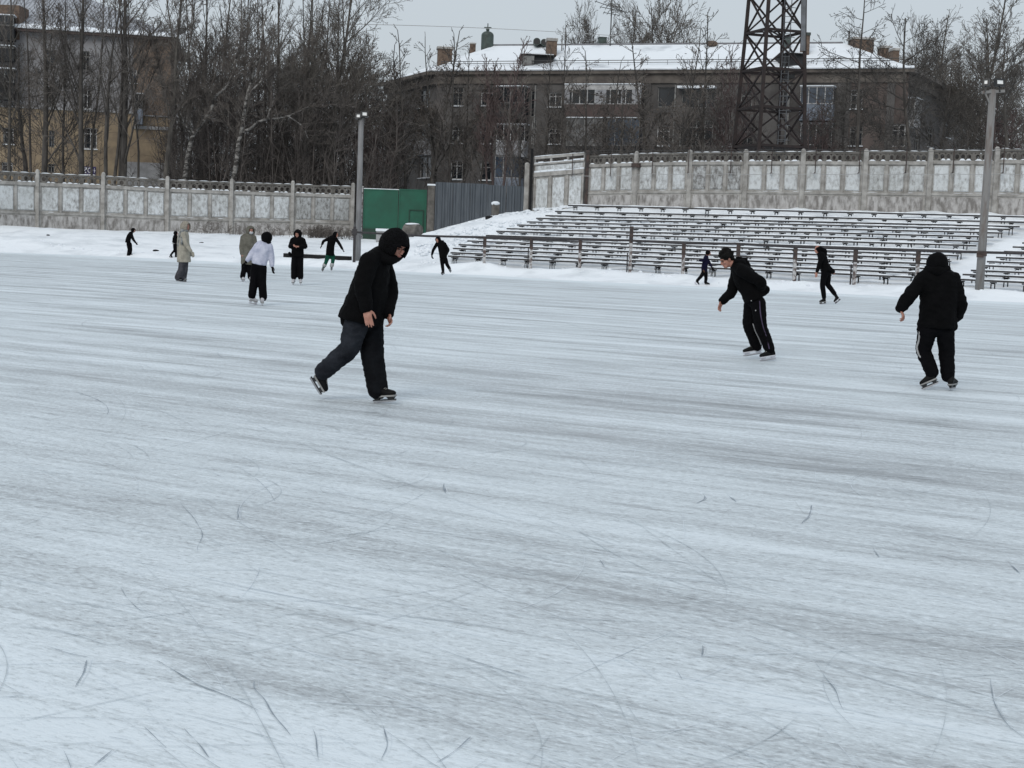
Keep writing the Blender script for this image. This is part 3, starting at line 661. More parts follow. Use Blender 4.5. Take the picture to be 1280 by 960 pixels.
mb = MB(); mb.fbox(A, t, n, UP, .02, sm * .62, .062, .09, -.4, .75); mb.build('lower_panel', 'gate_green_dark', root)
mb = MB(); mb.fbox(A, t, n, UP, sm * .62 + .03, s1, -.03, .03, -.4, .44); mb.build('lower_panel', 'gate_green_dark', root)
mb = MB(); x0 = sm + (s1 - sm) * .38; z1 = W(510, 262, 93).z - A.z
for q in ((x0, x0 + .05, .1, z1), (x0 + .9, x0 + .95, .1, z1), (x0 + .05, x0 + .9, z1 - .05, z1)): mb.fbox(A, t, n, UP, q[0], q[1], .061, .085, q[2], q[3])
mb.build('wicket_frame', 'gate_green_dark', root)
mb = MB(); mb.fbox(A, t, n, UP, 0, s1, -.02, .05, ztop - .02 if False else ztop + .012, ztop + .05); mb.build('snow_cap', 'snow_small', root)
p = W(449, 300, 93.3); r_ = empty('gate_post', p, 'mottled concrete post left of the green gate, behind the pole', 'post'); mb = MB(); h = W(449, 234, 93.3).z - p.z; mb.box((p.x, p.y, p.z + h / 2 - .2), (.35, .35, h + .4)); mb.build('shaft', 'peeling_post', r_)
mb = MB(); mb.box((p.x, p.y, p.z + h + .04), (.42, .42, .07)); mb.build('cap', 'concrete', r_)
p = W(537.5, 296, 92); r_ = empty('gate_post', p, 'dark concrete post with snowy cap right of the green gate', 'post'); mb = MB(); h = W(538, 232, 92).z - p.z; mb.box((p.x, p.y, p.z + h / 2 - .3), (.42, .42, h + .6)); mb.build('shaft', 'concrete_dark', r_)
mb = MB(); mb.box((p.x, p.y, p.z + h + .05), (.5, .5, .1)); mb.build('snow_cap', 'snow_small', r_)
A = W(543, 292, 91); B = W(655, 264, 87); t = B - A; t.z = 0; s1 = t.length; t.normalize(); n = V((t.y, -t.x, 0))
za, zb_ = W(543, 227.5, 91).z - A.z, W(655, 232, 87).z - A.z
root = empty('corrugated_fence', A + t * s1 / 2, 'blue-grey corrugated sheet fence between green gate and concrete wall', 'fence')
nsh = 5
for k in range(nsh):
    mb = MB(); a, b = s1 * k / nsh + .01, s1 * (k + 1) / nsh - .01; N = 40; vs = []
    for j in range(N + 1):
        x = a + (b - a) * j / N; ph = (x / .215) % 1; y = .03 * (1 if ph < .42 else -1) if True else 0
        if .42 <= ph < .5: y = .03 * (1 - (ph - .42) / .04)
        if ph > .92: y = .03 * (-1 + (ph - .92) / .04)
        zt = za + (zb_ - za) * x / s1 + (.0 if k < 3 else -.05)
        vs += [A + t * x + n * y + UP * -.6, A + t * x + n * y + UP * zt]
    mb.add(vs, [(2 * j, 2 * j + 2, 2 * j + 3, 2 * j + 1) for j in range(N)]); mb.build('corrugated_sheet', 'corrugated', root)
mb = MB(); 
for z in (.9, 2.2): mb.fbox(A, t, n, UP, 0, s1, -.12, -.06, z, z + .06)
mb.build('back_rail', 'dark_pipe', root)

# ---------------------------------------------------------------- small things on the snow
def gp(px, py, d): 
    p = W(px, py, d); p.z = ground_z(p.x, p.y); return p
p = gp(619, 268, 86); r_ = empty('stub_post', p, 'short concrete stub post capped with snow before the corrugated fence', 'post')
mb = MB(); mb.box((p.x, p.y, p.z + .3), (.38, .38, .8), .3); mb.build('shaft', 'concrete_dark', r_); mb = MB(); mb.ell(p + UP * .75, (V((.26, 0, 0)), V((0, .26, 0)), V((0, 0, .14)))); mb.build('snow_cap', 'snow_small', r_, smooth=True)
def rock(px, py, d, sx, sy, sz, m, name, label, cat, seed, lift=.35):
    p = gp(px, py, d); mb = MB(); mb.ell(V((0, 0, 0)), (V((sx, 0, 0)), V((0, sy, 0)), V((0, 0, sz))), 10, 7)
    mb.v = [tuple(V(v) * (1 + .35 * noise.noise(V(v) * 3 / max(sx, .1) * .4 + V((seed, 0, 0)))) + p + UP * sz * lift) for v in mb.v]
    return tag(mb.build(name, m, None, origin=p), label, cat)
rock(612, 276, 83, .28, .25, .17, 'bracket', 'stone', 'dark stone lying on the snow bank left of the benches', 'stone', 3)
mb = MB(); p = gp(517, 302, 84); r = empty('log_end', p, 'short thick log end lying on the snow right of the green gate', 'log')
mb = MB(); mb.tube([p + V((-.45, .3, .42)), p + V((.3, -.3, .40))], .38, 14); mb.build('log', 'concrete_dark', r, smooth=False)
mb = MB(); mb.ell(p + V((-.1, .0, .78)), (V((.42, 0, 0)), V((0, .25, 0)), V((0, 0, .07)))); mb.build('snow_cap', 'snow_small', r, smooth=True)
p = gp(481, 302, 88); r = empty('concrete_block', p, 'pale concrete block with snowy lid standing against the green gate', 'block')
mb = MB(); mb.box((p.x, p.y, p.z + .3), (1.0, .8, .8)); mb.build('block', 'pale_wall', r); mb = MB(); mb.box((p.x, p.y, p.z + .78), (1.06, .86, .15)); mb.build('snow_cap', 'snow_small', r)
# dark beam lying on the snow behind the skaters
def lie(px, py, up):
    best = min((abs((p := W(px, py, d)).z - ground_z(p.x, p.y) - up), d) for d in np.arange(62, 82, .1)); return W(px, py, best[1])
a, b = lie(357, 319, .10), lie(437, 323, .10); za_, zb2_ = a.z, b.z; a.z = b.z = 0
r = empty('timber_beam', (a + b) / 2 + UP * (za_ + zb2_) / 2, 'long dark timber beam lying along the far snow edge', 'beam')
mb = MB(); mb.beam(a + UP * (za_), b + UP * (zb2_), .34, .2); mb.build('beam', 'bracket', r); 
mb = MB(); mb.beam(a + UP * (za_ + .12), b.lerp(a, .35) + UP * (zb2_ * .65 + za_ * .35 + .12), .2, .05); mb.build('snow_cover', 'snow_small', r)
for k, (px, py, d, sx, lab) in enumerate([(195, 311, 77, .16, 'small dark clod on the snow right of the bent dark skater'), (252, 302, 82, .13, 'small dark lump on the snow by the beige-coated skater'), (60, 294, 82, .10, 'tiny dark clod at the far left of the snow')]):
    rock(px, py, d, sx, sx * .7, sx * .4, 'bracket', 'snow_clod', lab, 'clod', 10 + k)
# dry weeds along the foot of the left wall
mb = MB(); rr = random.Random(3)
for i in range(420):
    px = rr.choice([rr.uniform(385, 445), rr.uniform(385, 415), rr.uniform(240, 445)]); d = 94 - (440 - px) * .014 - rr.uniform(.3, 2.2); p = W(px, 295, d); p.z = ground_z(p.x, p.y)
    h = rr.uniform(.2, .75); q = p + V((rr.gauss(0, .15), rr.gauss(0, .15), h)); mb.tube([p, (p + q) / 2 + V((rr.gauss(0, .03), 0, 0)), q], [.012, .010, .006], 3, False)
    for _ in range(3):
        f = rr.uniform(.4, 1); a = p.lerp(q, f); mb.tube([a, a + V((rr.gauss(0, .12), rr.gauss(0, .12), rr.uniform(.02, .15)))], [.010, .012], 3, False)
tag(mb.build('dry_weeds', 'twig'), label='dry brown weeds along the foot of the left wall', kind='stuff')
# ---------------------------------------------------------------- buildings
class Facade:
    def __init__(s, A, B, zb, zt):
        s.A = V((A.x, A.y, zb)); t = B - A; t.z = 0; s.len = t.length; s.t = t.normalized(); s.n = V((s.t.y, -s.t.x, 0)); s.zt = zt - zb; s.zb = zb; s.open = []
    def sz(s, px, py):
        p = on_plane(px, py, s.A, s.n) - s.A; return p.dot(s.t), p.z
    def rect(s, x0, y0, x1, y1):
        a, b = s.sz(x0, (y0 + y1) / 2)[0], s.sz(x1, (y0 + y1) / 2)[0]; xm = (x0 + x1) / 2
        return a, b, s.sz(xm, y1)[1], s.sz(xm, y0)[1]
    def wall(s, root, m, bands=None, dep=.22):
        ops = s.open
        xs = sorted({0, s.len} | {v for o in ops for v in o[:2]}); zs = sorted({0, s.zt} | {v for o in ops for v in o[2:]} | set(bands or []))
        P = lambda x, z, y=0: s.A + s.t * x + UP * z - s.n * y
        groups = {}
        for i in range(len(xs) - 1):
            for j in range(len(zs) - 1):
                cx_, cz2 = (xs[i] + xs[i + 1]) / 2, (zs[j] + zs[j + 1]) / 2
                if any(o[0] < cx_ < o[1] and o[2] < cz2 < o[3] for o in ops): continue
                mm = m(cx_, cz2) if callable(m) else m
                groups.setdefault(mm, MB()).add([P(xs[i], zs[j]), P(xs[i + 1], zs[j]), P(xs[i + 1], zs[j + 1]), P(xs[i], zs[j + 1])], [(0, 1, 2, 3)])
        first = next(iter(groups))
        for a, b, z0, z1 in ops:
            g = groups[first]; q = [(a, z0), (b, z0), (b, z1), (a, z1)]
            for k in range(4):
                x1_, w1 = q[k]; x2_, w2 = q[(k + 1) % 4]; g.add([P(x1_, w1), P(x1_, w1, dep), P(x2_, w2, dep), P(x2_, w2)], [(0, 1, 2, 3)])
        for mm, g in groups.items(): g.build('wall', mm, root)
    def window(s, root, x0, y0, x1, y1, fm='white_frame', gm='glass', mull=1, trans=True, sill=True, wide=.07):
        a, b, z0, z1 = s.rect(x0, y0, x1, y1); s.open.append((a, b, z0, z1)); dep = .16
        f = MB(); B_ = lambda g, q0, q1, w0, w1, d0, d1: g.fbox(s.A, s.t, s.n, UP, q0, q1, -d1, -d0, w0, w1)
        e = .003
        B_(f, a + e, a + wide, z0 + e, z1 - e, dep - .06, dep + .03); B_(f, b - wide, b - e, z0 + e, z1 - e, dep - .06, dep + .03)
        B_(f, a + wide, b - wide, z0 + e, z0 + wide, dep - .06, dep + .03); B_(f, a + wide, b - wide, z1 - wide, z1 - e, dep - .06, dep + .03)
        for k in range(mull):
            x = a + (b - a) * (k + 1) / (mull + 1); B_(f, x - wide * .42, x + wide * .42, z0 + wide, z1 - wide, dep - .05, dep + .02)
        if trans: z = z0 + (z1 - z0) * .72; B_(f, a + wide, b - wide, z - .03, z + .03, dep - .055, dep + .02)
        wo = f.build('window', fm, root)
        g = MB(); B_(g, a + .02, b - .02, z0 + .02, z1 - .02, dep + .035, dep + .05); g.build('pane', gm, wo)
        if sill:
            g = MB(); g.fbox(s.A, s.t, s.n, UP, a - .08, b + .08, .003, .14, z0 - .07, z0 - .01); g.build('snowy_sill', 'snow_small' if sill is True else fm, wo)
    def bay(s, root, x0, y0, x1, y1, yp, pm='parapet_white', fm='white_frame', gm='glass', panes=4, out=.9, snow=True, name='glazed_balcony', xs=None, top=None):
        """projecting balcony: y0..y1 glazing, y1..yp parapet"""
        a, b, zm, zt = s.rect(x0, y0, x1, y1); z0 = s.rect(x0, y0, x1, yp)[2]
        o_ = MB(); o_.fbox(s.A, s.t, s.n, UP, a, b, .003, out, z0 - .12, z0); o_.fbox(s.A, s.t, s.n, UP, a, b, out - .08, out, z0 + .002, zm)
        o_.fbox(s.A, s.t, s.n, UP, a, a + .07, .003, out - .083, z0 + .002, zm); o_.fbox(s.A, s.t, s.n, UP, b - .07, b, .003, out - .083, z0 + .002, zm)
        bo = o_.build(name, pm, root)
        f = MB(); xs = xs or [a + (b - a) * k / panes for k in range(panes + 1)]
        for x in xs: f.fbox(s.A, s.t, s.n, UP, max(a, x - .035), min(b, x + .035), out - .09, out + .003, zm + .004, zt)
        f.fbox(s.A, s.t, s.n, UP, a - .02, b + .02, out - .1, out + .006, zm - .03, zm + .03); f.fbox(s.A, s.t, s.n, UP, a - .02, b + .02, out - .1, out + .006, zt - .06, zt + (top or 0.02))
        f.fbox(s.A, s.t, s.n, UP, a, a + .06, .003, out - .11, zt - .06, zt); f.fbox(s.A, s.t, s.n, UP, b - .06, b, .003, out - .11, zt - .06, zt)
        f.build('balcony_frame', fm, bo)
        g = MB(); g.fbox(s.A, s.t, s.n, UP, a + .03, b - .03, out - .055, out - .04, zm + .03, zt - .06)
        g.fbox(s.A, s.t, s.n, UP, a + .02, a + .035, .003, out - .06, zm + .03, zt - .06); g.fbox(s.A, s.t, s.n, UP, b - .035, b - .02, .003, out - .06, zm + .03, zt - .06)
        g.build('balcony_glass', gm, bo)
        r = MB(); r.fbox(s.A, s.t, s.n, UP, a - .06, b + .06, .003, out + .1, zt + (top or .02) + .003, zt + (top or .02) + .07); r.build('balcony_roof', 'snow_small' if snow else 'roofsteel', bo)
        return a, b, z0, zm, zt, bo
def roofprism(root, name, m, pts, faces, parent=None):
    g = MB(); g.add(pts, faces); return g.build(name, m, parent or root)

# ---- long sooty apartment block
ZB = .5
FL, FR = W(548, 91, 124), W(1128, 89, 111); LE, RE = W(484, 106, 135), W(1212, 128, 132); ZE = 15.25
root = empty('apartment_block', W(840, 200, 117.5) * 1, 'long sooty grey apartment block with snow-covered roof and brick chimneys', 'building')
root.location.z = ZB; ORG[root.name] = V(root.location)
for p in (FL, FR, LE, RE): p.z = ZE
F = Facade(FL, FR, ZB, ZE)
wn = lambda *a, **k: F.window(root, *a, **k)
wn(565.5, 109, 579, 132, 'dim_frame'); wn(601, 110, 616, 132); wn(686, 115.5, 702, 133.5)
wn(565, 157, 579, 179, 'white_frame'); wn(600, 158, 616, 179.5); wn(685.5, 161, 701, 180)
wn(563, 201, 578, 224); wn(600, 203, 614, 225)
wn(822, 109, 844, 134, 'dim_frame', 'glass', 0, False, False); wn(821, 157, 837, 182, 'white_frame')
wn(849, 150, 891, 183, 'dim_frame', 'glass', 3, True, False, wide=.10); wn(897, 150, 920, 183, 'dim_frame', 'curtain', 1)
wn(852, 112, 894, 135, 'dim_frame', 'glass', 3, False, False)
wn(926, 114, 940, 135, 'dim_frame'); wn(926, 158, 942, 182, 'dim_frame'); wn(972, 114, 985, 134, 'dim_frame')
wn(1063, 112, 1078, 136, 'white_frame', 'glass'); wn(1062, 158, 1078, 182, 'dim_frame')
wn(1114, 155, 1136 - 4, 184, 'white_frame', 'glass', 1, True, False, wide=.12)
# dark loggia stack at px 625..670
F.bay(root, 626, 110, 661, 130, 148, 'dark_loggia', 'dim_frame', 'glass', 4, 1.0)
wn(663, 112, 669, 146, 'dim_frame', 'glass', 0, False, False)
F.bay(root, 626, 157, 661, 177, 195, 'parapet_white', 'white_frame', 'glass', 4, 1.0, top=.0)
wn(664, 150, 670, 180, 'white_frame', 'glass', 0, True, False)
F.bay(root, 624, 196, 655, 223, 240, 'parapet_blue', 'white_frame', 'glass_blue', 3, 1.0, snow=False)
# white glazed double balcony
F.bay(root, 711, 113, 806, 131.5, 146, 'parapet_red', 'white_frame', 'glass', 10, 1.1, top=.36)
a, b, z0, z1 = F.rect(711, 113, 806, 131.5); g = MB()
for q0, q1 in ((.0, .07), (.40, .55), (.74, .78), (.88, 1.0)): g.fbox(F.A, F.t, F.n, UP, a + (b - a) * q0 + .01, a + (b - a) * q1 - .01, 1.108, 1.125, z0 + .04, z1 - .07)
g.build('white_panel', 'parapet_white', root)
F.bay(root, 713, 149, 757, 183, 186, 'dark_loggia', 'dim_frame', 'curtain', 4, 1.0, snow=True)
F.bay(root, 763, 149, 803, 183, 186, 'dark_loggia', 'dim_frame', 'glass_blue', 4, 1.0, snow=True)
g = MB(); 
for px in (849,): 
    a, b, z0, z1 = F.rect(849, 107, 896, 111); g.fbox(F.A, F.t, F.n, UP, a, b, .003, .7, z0, z0 + .18)
g.build('awning', 'snow_small', root)
F.bay(root, 1003, 110, 1044, 131, 150, 'parapet_blue', 'white_frame', 'glass_blue', 4, 1.0)
F.bay(root, 1003, 156, 1042, 182, 205, 'dark_loggia', 'white_frame', 'glass', 4, 1.0, snow=False)
F.wall(root, lambda x, z: 'facade' if x < F.len * .86 else 'facade_pink')
for k, px in enumerate((668.5, 843, 985)):
    a = F.sz(px, 150)[0]; g = MB(); g.fbox(F.A, F.t, F.n, UP, a - .06, a + .06, .003, .13, .2, F.zt - .9); g.build('drainpipe', 'dim_frame', root)
# pilasters and bands
for px in (586, 716 - 8, 808, 1000 - 4, 1050, 1112):
    a = F.sz(px, 150)[0]; g = MB(); g.fbox(F.A, F.t, F.n, UP, a - .3, a + .3, .003, .10, .1, F.zt - .76); g.build('pilaster', 'facade', root)
# left wing
Fl = Facade(LE, FL, ZB, ZE)
Fl.window(root, 523, 149, 538, 177, 'white_frame', 'glass'); Fl.window(root, 524, 196, 539, 222, 'white_frame'); Fl.window(root, 495, 152, 502, 176, 'dim_frame'); Fl.window(root, 524, 112, 537, 134, 'dim_frame'); Fl.window(root, 495, 200, 502, 222, 'dim_frame'); Fl.window(root, 497, 118, 503, 138, 'dim_frame')
Fl.bay(root, 519, 176, 539, 178, 193, 'parapet_white', 'white_frame', 'glass', 2, .8, snow=False)
Fl.wall(root, 'facade')
Fr = Facade(FR, RE, ZB, ZE)
Fr.window(root, 1146, 126, 1152, 150, 'dim_frame'); Fr.window(root, 1160, 160, 1167, 184, 'dim_frame', 'glass'); Fr.window(root, 1182, 150, 1187, 172, 'dim_frame'); Fr.window(root, 1180, 196, 1186, 214, 'dim_frame'); Fr.window(root, 1143, 168, 1150, 190, 'dim_frame')
Fr.bay(root, 1131, 124, 1139, 140, 158, 'pale_wall', 'white_frame', 'curtain', 1, .8)
Fr.wall(root, 'facade')
Fb = Facade(RE, LE, ZB, ZE); Fb.wall(root, 'facade')
# eaves slab, cornice, roof
ctr = (FL + FR + LE + RE) / 4
def off(p, k): 
    d = (p - ctr); d.z = 0; d.normalize(); return V((p.x + d.x * k, p.y + d.y * k, p.z))
E = [off(p, 1.0) for p in (FL, FR, RE, LE)]
lo = [V((p.x, p.y, ZE + .002)) for p in E]; hi = [V((p.x, p.y, ZE + .28)) for p in E]
roofprism(root, 'eaves', 'cornice', lo + hi, [(3, 2, 1, 0), (4, 5, 6, 7), (0, 1, 5, 4), (1, 2, 6, 5), (2, 3, 7, 6), (3, 0, 4, 7)])
E2 = [off(p, .35) for p in (FL, FR, RE, LE)]
for k, (p, q) in enumerate(((E2[0], E2[1]), (E2[3], E2[0]), (E2[1], E2[2]))):
    g = MB(); t = q - p; t.z = 0; ln = t.length; t.normalize(); n = V((t.y, -t.x, 0)); g.fbox(V((p.x, p.y, 0)), t, n, UP, 0, ln, -.3, .0, ZE - .75, ZE - .002); g.build('cornice', 'cornice', root)
RL, RR_ = W(617, 57, 130), W(1054, 54, 119.5)
hr = [V((p.x, p.y, ZE + .282)) for p in [off(p, .93) for p in (FL, FR, RE, LE)]]
roof = roofprism(root, 'roof', 'roof_snow', [hr[0], hr[1], hr[2], hr[3], RL, RR_], [(0, 1, 5, 4), (1, 2, 5), (3, 0, 4), (2, 3, 4, 5)])
# snow lip along the eaves
g = MB(); N = 90; vs = []
for j in range(N + 1):
    p = hr[0].lerp(hr[1], j / N); h = .10 + .10 * noise.noise(p * .8) + .04 * noise.noise(p * 3)
    vs += [p + V((0, -.10, -.02)), p + V((0, -.14 - h * .4, h * .4)), p + V((0, -.02, h + .08)), p + V((0, .8, .16 + h * .6))]
g.add(vs, [(4 * j + a, 4 * j + 4 + a, 4 * j + 5 + a, 4 * j + 1 + a) for j in range(N) for a in range(3)]); g.build('snow_lip', 'snow', roof, smooth=True)
g = MB()    # snow guard rail above the eaves
gl, gr = hr[0].lerp(RL, .2) + UP * .35, hr[1].lerp(RR_, .2) + UP * .35; g.tube([gl, gr], .03, 4); g.tube([gl - UP * .18, gr - UP * .18], .025, 4)
for j in range(24): p = gl.lerp(gr, j / 23); g.beam(p, p - UP * .4, .03)
g.build('snow_guard', 'wire', roof)
g = MB(); g.tube([RL + UP * .03, RR_ + UP * .03], .09, 6); g.build('ridge_cap', 'roofsteel', roof)
def roof_box(x0, y0, x1, y1, d, dep, m, name, cap=None, capm='concrete', drop=1.2):
    a = W(x0, y1, d); b = W(x1, y1, d); top = W((x0 + x1) / 2, y0, d).z; g = MB(); w_ = b.x - a.x
    c = ((a.x + b.x) / 2, a.y + dep / 2, (a.z - drop + top) / 2); g.box(c, (w_, dep, top - a.z + drop), R(6)); o = g.build(name, m, roof)
    if cap:
        g = MB(); g.box((c[0], c[1], top + cap / 2), (w_ * 1.14, dep * 1.14, cap), R(6)); g.build('chimney_cap', capm, o)
        g = MB(); g.box((c[0], c[1], top + cap + .05), (w_ * 1.0, dep * 1.0, .09), R(6)); g.build('snow_cap', 'snow_small', o)
    return o
roof_box(546, 61, 564, 82, 127, 1.2, 'brick', 'chimney', .18)
roof_box(587, 55, 594, 66, 131, .6, 'brick', 'chimney', .1)
roof_box(682.5, 51, 695, 75, 124.5, 1.0, 'brick', 'chimney', .22)
roof_box(1003.5, 44, 1010.5, 71, 117, 1.1, 'brick', 'chimney', .22, 'green_metal')
roof_box(1064.5, 49, 1090.5, 72, 118, 1.4, 'brick', 'chimney', .15)
roof_box(1100, 60, 1113, 80, 121, 1.0, 'brick', 'chimney', .18)
roof_box(1114.5, 63, 1122.5, 86, 119, 1.0, 'brick', 'chimney', .18)
roof_box(748, 47, 757.5, 58, 127, .8, 'green_metal', 'vent_box', .06, 'green_metal', .5)
roof_box(982, 47, 988, 60, 119.5, .6, 'green_metal', 'vent_box', .06, 'green_metal', .8)
o = roof_box(651, 70, 689, 86, 122.6, 3.4, 'dark_loggia', 'dormer', .12, 'bracket', .7)
a = W(660, 80, 122.4); g = MB(); g.box((a.x, a.y, a.z + .3), (1.0, .1, .8)); g.build('dormer_opening', 'dim_frame', o)
o = roof_box(979, 68, 1001, 86, 113.6, 3.0, 'dark_loggia', 'dormer', .10, 'bracket', .7)
# domed vent with a finial
b = W(609, 58, 130); g = MB(); g.tube([b - UP * .6, b + UP * .95], .55, 12); o = g.build('domed_vent', 'green_metal', roof, smooth=False)
g = MB(); g.ell(b + UP * .95, (V((.55, 0, 0)), V((0, .55, 0)), V((0, 0, .38)))); g.tube([b + UP * 1.2, b + UP * 2.0], .05, 6); g.tube([b + UP * 1.62 + V((-.32, 0, 0)), b + UP * 1.62 + V((.32, 0, 0))], .07, 6); g.sph(b + UP * 1.45, .16); g.build('vent_dome', 'green_metal', o, smooth=True)
# round duct mouths on the ridge
for px, py, d, r_ in ((671, 53, 128, .32), (680, 54, 128, .30)):
    b = W(px, py, d); g = MB(); g.tube([b + V((0, -.6, 0)), b + V((0, .8, 0))], r_, 14); o = g.build('duct', 'green_metal', roof); g = MB(); g.tube([b + V((0, -.62, 0)), b + V((0, -.605, 0))], r_ * .8, 14); g.build('duct_mouth', 'lamp_body', o)
b = W(890, 54.5, 122.5); g = MB(); g.ell(b, (V((.5, 0, 0)), V((0, .4, 0)), V((0, 0, .25)))); g.build('vent_hood', 'brick', roof, smooth=True)
for px, yt, yb, d in ((702, 44, 62, 126), (1060, 40, 60, 119), (1051, 52, 56, 119.6)):
    b = W(px, yb + 4, d); g = MB(); g.beam(b, V((b.x, b.y, W(px, yt, d).z)), .10); g.build('roof_pipe', 'dim_frame', roof)
# television aerial
b = W(762.5, 60, 126); tp = V((b.x, b.y, W(764, -4, 126).z)); r = empty('television_aerial', b, 'tall thin television aerial standing on the snowy roof ridge', 'aerial')
g = MB(); g.beam(b - UP * .6, tp, .10); g.build('mast', 'wire', r)
for yy, ln, an in ((9, 2.5, -20), (11.5, 1.7, 25), (17.5, 1.2, 0)):
    c = W(765, yy, 126); dx = V((math.cos(R(an)), .25, -.25 if an < 0 else -.1)).normalized(); g = MB(); g.beam(c - dx * ln * .65, c + dx * ln * .6, .05)
    for j in range(5): q = c + dx * ln * (-.6 + j * .28); sd_ = V((.15, .55, .3)); g.beam(q - sd_ * .6, q + sd_ * .6, .03)
    g.build('antenna_boom', 'wire', r)
P = [W(380 + k * 20, 26 + (k * 20) * .040 - 3.4 * 4 * (k / 20) * (1 - k / 20) + 3.5, 121 + k * .2) for k in range(21)]
g = MB(); g.tube(P, .022, 4); o = g.build('overhead_cable', 'wire_pale', None, origin=P[10]); tag(o, 'thin overhead cable crossing the sky to the snowy roof', 'cable')

# ---- ochre and grey building on the left
A, B = W(-60, 36, 112), W(214, 54, 115.2); ZE2 = 16.2
A.z = B.z = 0
root = empty('apartment_building', W(110, 200, 113.5), 'old building with ochre lower floors and grey upper floors behind trees', 'building'); root.location.z = .5; ORG[root.name] = V(root.location)
F = Facade(A, B, .5, ZE2)
zmid = F.sz(90, 137)[1]; zlow = F.sz(180, 203)[1]; xr = F.sz(166, 150)[0]; xs3 = F.sz(158, 210)[0]; xl = F.sz(10, 100)[0]
for (x0, y0, x1, y1, f_, g_) in ((55, 62, 70, 86, 'dim_frame', 'glass'), (103, 64, 112, 88, 'dim_frame', 'glass'), (60, 109, 68, 134, 'dim_frame', 'glass'), (104, 112, 114, 136, 'white_frame', 'glass'), (61, 163, 68, 184, 'dim_frame', 'glass_blue'), (105, 160, 121, 186, 'white_frame', 'glass'),
                             (4, 160, 17, 180, 'white_frame', 'glass'), (2, 203, 16, 216, 'white_frame', 'glass'), (60, 205, 68, 216, 'dim_frame', 'glass'), (163, 87, 171, 104, 'white_frame', 'glass_blue')):
    F.window(root, x0, y0, x1, y1, f_, g_, sill=(f_ == 'white_frame'))
def col(x, z):
    if x > xr and z > zlow + .1: return 'brownwall' if z > F.sz(180, 145)[1] else 'ochre'
    if z < zlow and x > xs3: return 'pale_wall'
    return 'upper_grey' if z > zmid else 'ochre'
F.open = [tuple(o) for o in F.open]
# split the wall at the colour changes with hairline bands
_xs = {xr, xs3}
class _Dummy: pass
F.open += [(xr, xr + 1e-4, 0, 1e-4), (xs3, xs3 + 1e-4, 0, 1e-4)]
F.wall(root, col, bands=[zmid, zlow, zlow + .1, F.sz(180, 145)[1]])
F.bay(root, 169, 119, 179, 137, 154, 'parapet_blue', 'dim_frame', 'glass', 2, 1.0)
g = MB()
for y in (137.5,): z = F.sz(90, y)[1]; g.fbox(F.A, F.t, F.n, UP, 0, xr, .003, .12, z - .05, z + .07)
z = F.sz(190, 145)[1]; g.fbox(F.A, F.t, F.n, UP, xr + .9, F.len, .003, .12, z - .04, z + .05)
z = F.sz(190, 158)[1]; g.fbox(F.A, F.t, F.n, UP, xr, F.len, .003, .10, z - .25, z)
g.build('string_course', 'pale_wall', root)
F.bay(root, -2, 60, 20, 62, 76, 'dark_loggia', 'dim_frame', 'glass', 2, 1.2); F.bay(root, -2, 88, 20, 104, 124, 'dark_loggia', 'dim_frame', 'glass', 2, 1.2); F.bay(root, -2, 22, 20, 34, 50, 'dark_loggia', 'dim_frame', 'glass', 2, 1.2)
nb = V((F.t.y, -F.t.x, 0)) * -1; C_, D_ = B + nb * 14, A + nb * 14
for p, q in ((B, C_), (C_, D_), (D_, A)): Facade(p, q, .5, ZE2).wall(root, 'brownwall')
ct = (A + B + C_ + D_) / 4; E = []
for p in (A, B, C_, D_): d = (p - ct).normalized(); E.append(p + d * .8)
lo = [V((p.x, p.y, ZE2 + .002)) for p in E]; hi = [V((p.x, p.y, ZE2 + .2)) for p in E]
roofprism(root, 'eaves', 'parapet_red', lo + hi, [(3, 2, 1, 0), (4, 5, 6, 7), (0, 1, 5, 4), (1, 2, 6, 5), (2, 3, 7, 6), (3, 0, 4, 7)])
hr = [V((p.x, p.y, ZE2 + .203)) for p in E]; RA = W(-10, -22, 119); RB_ = W(102, -6, 121.5)
rf = roofprism(root, 'roof', 'roof_ribbed', hr + [RA, RB_], [(0, 1, 5, 4), (1, 2, 5), (3, 0, 4), (2, 3, 4, 5)])
g = MB(); N = 60; vs = []
for j in range(N + 1):
    p = hr[0].lerp(hr[1], j / N); h = .12 + .12 * noise.noise(p * .6)
    vs += [p + V((0, -.08, 0)), p + V((0, -.12, h * .5)), p + V((0, .1, h + .12)), p + V((0, .8, h + .33))]
g.add(vs, [(4 * j + a, 4 * j + 4 + a, 4 * j + 5 + a, 4 * j + 1 + a) for j in range(N) for a in range(3)]); g.build('snow_lip', 'snow', rf, smooth=True)
roof_c = W(8, 30, 112.5); g = MB(); g.box((roof_c.x, roof_c.y + 1.5, roof_c.z + .2), (1.7, 2.2, 2.6)); g.build('chimney', 'brick', rf)
# small purple sign with white letters on the ground floor
c = on_plane(111.5, 214, F.A + F.n * .06, F.n); c = c; wS, hS = 1.0, .72
r = empty('shop_sign', c - UP * hS / 2, 'small dark purple shop sign with white letters on the ochre wall', 'sign')
M['sign_purple'] = mat('sign_purple', (.035, .025, .11), (.03, .02, .09), 2, .5); M['sign_white'] = mat('sign_white', (.75, .75, .78), (.7, .7, .72), 2, .5)
g = MB(); g.fbox(c, F.t, F.n, UP, -wS / 2, wS / 2, -.05, .0, -hS / 2, hS / 2); g.build('sign_board', 'sign_purple', r)
g = MB(); x0 = -.47; z0, z1 = -.10, .24; q = lambda x, z: c + F.t * x + UP * z + F.n * .012
g.beam(q(x0, z1), q(x0 + .30, z1), .03, .07); g.beam(q(x0, z0), q(x0 + .30, z0), .03, .07); g.beam(q(x0 + .28, z1 - .03), q(x0 + .02, z0 + .03), .03, .08)
g.build('letter', 'sign_white', r)
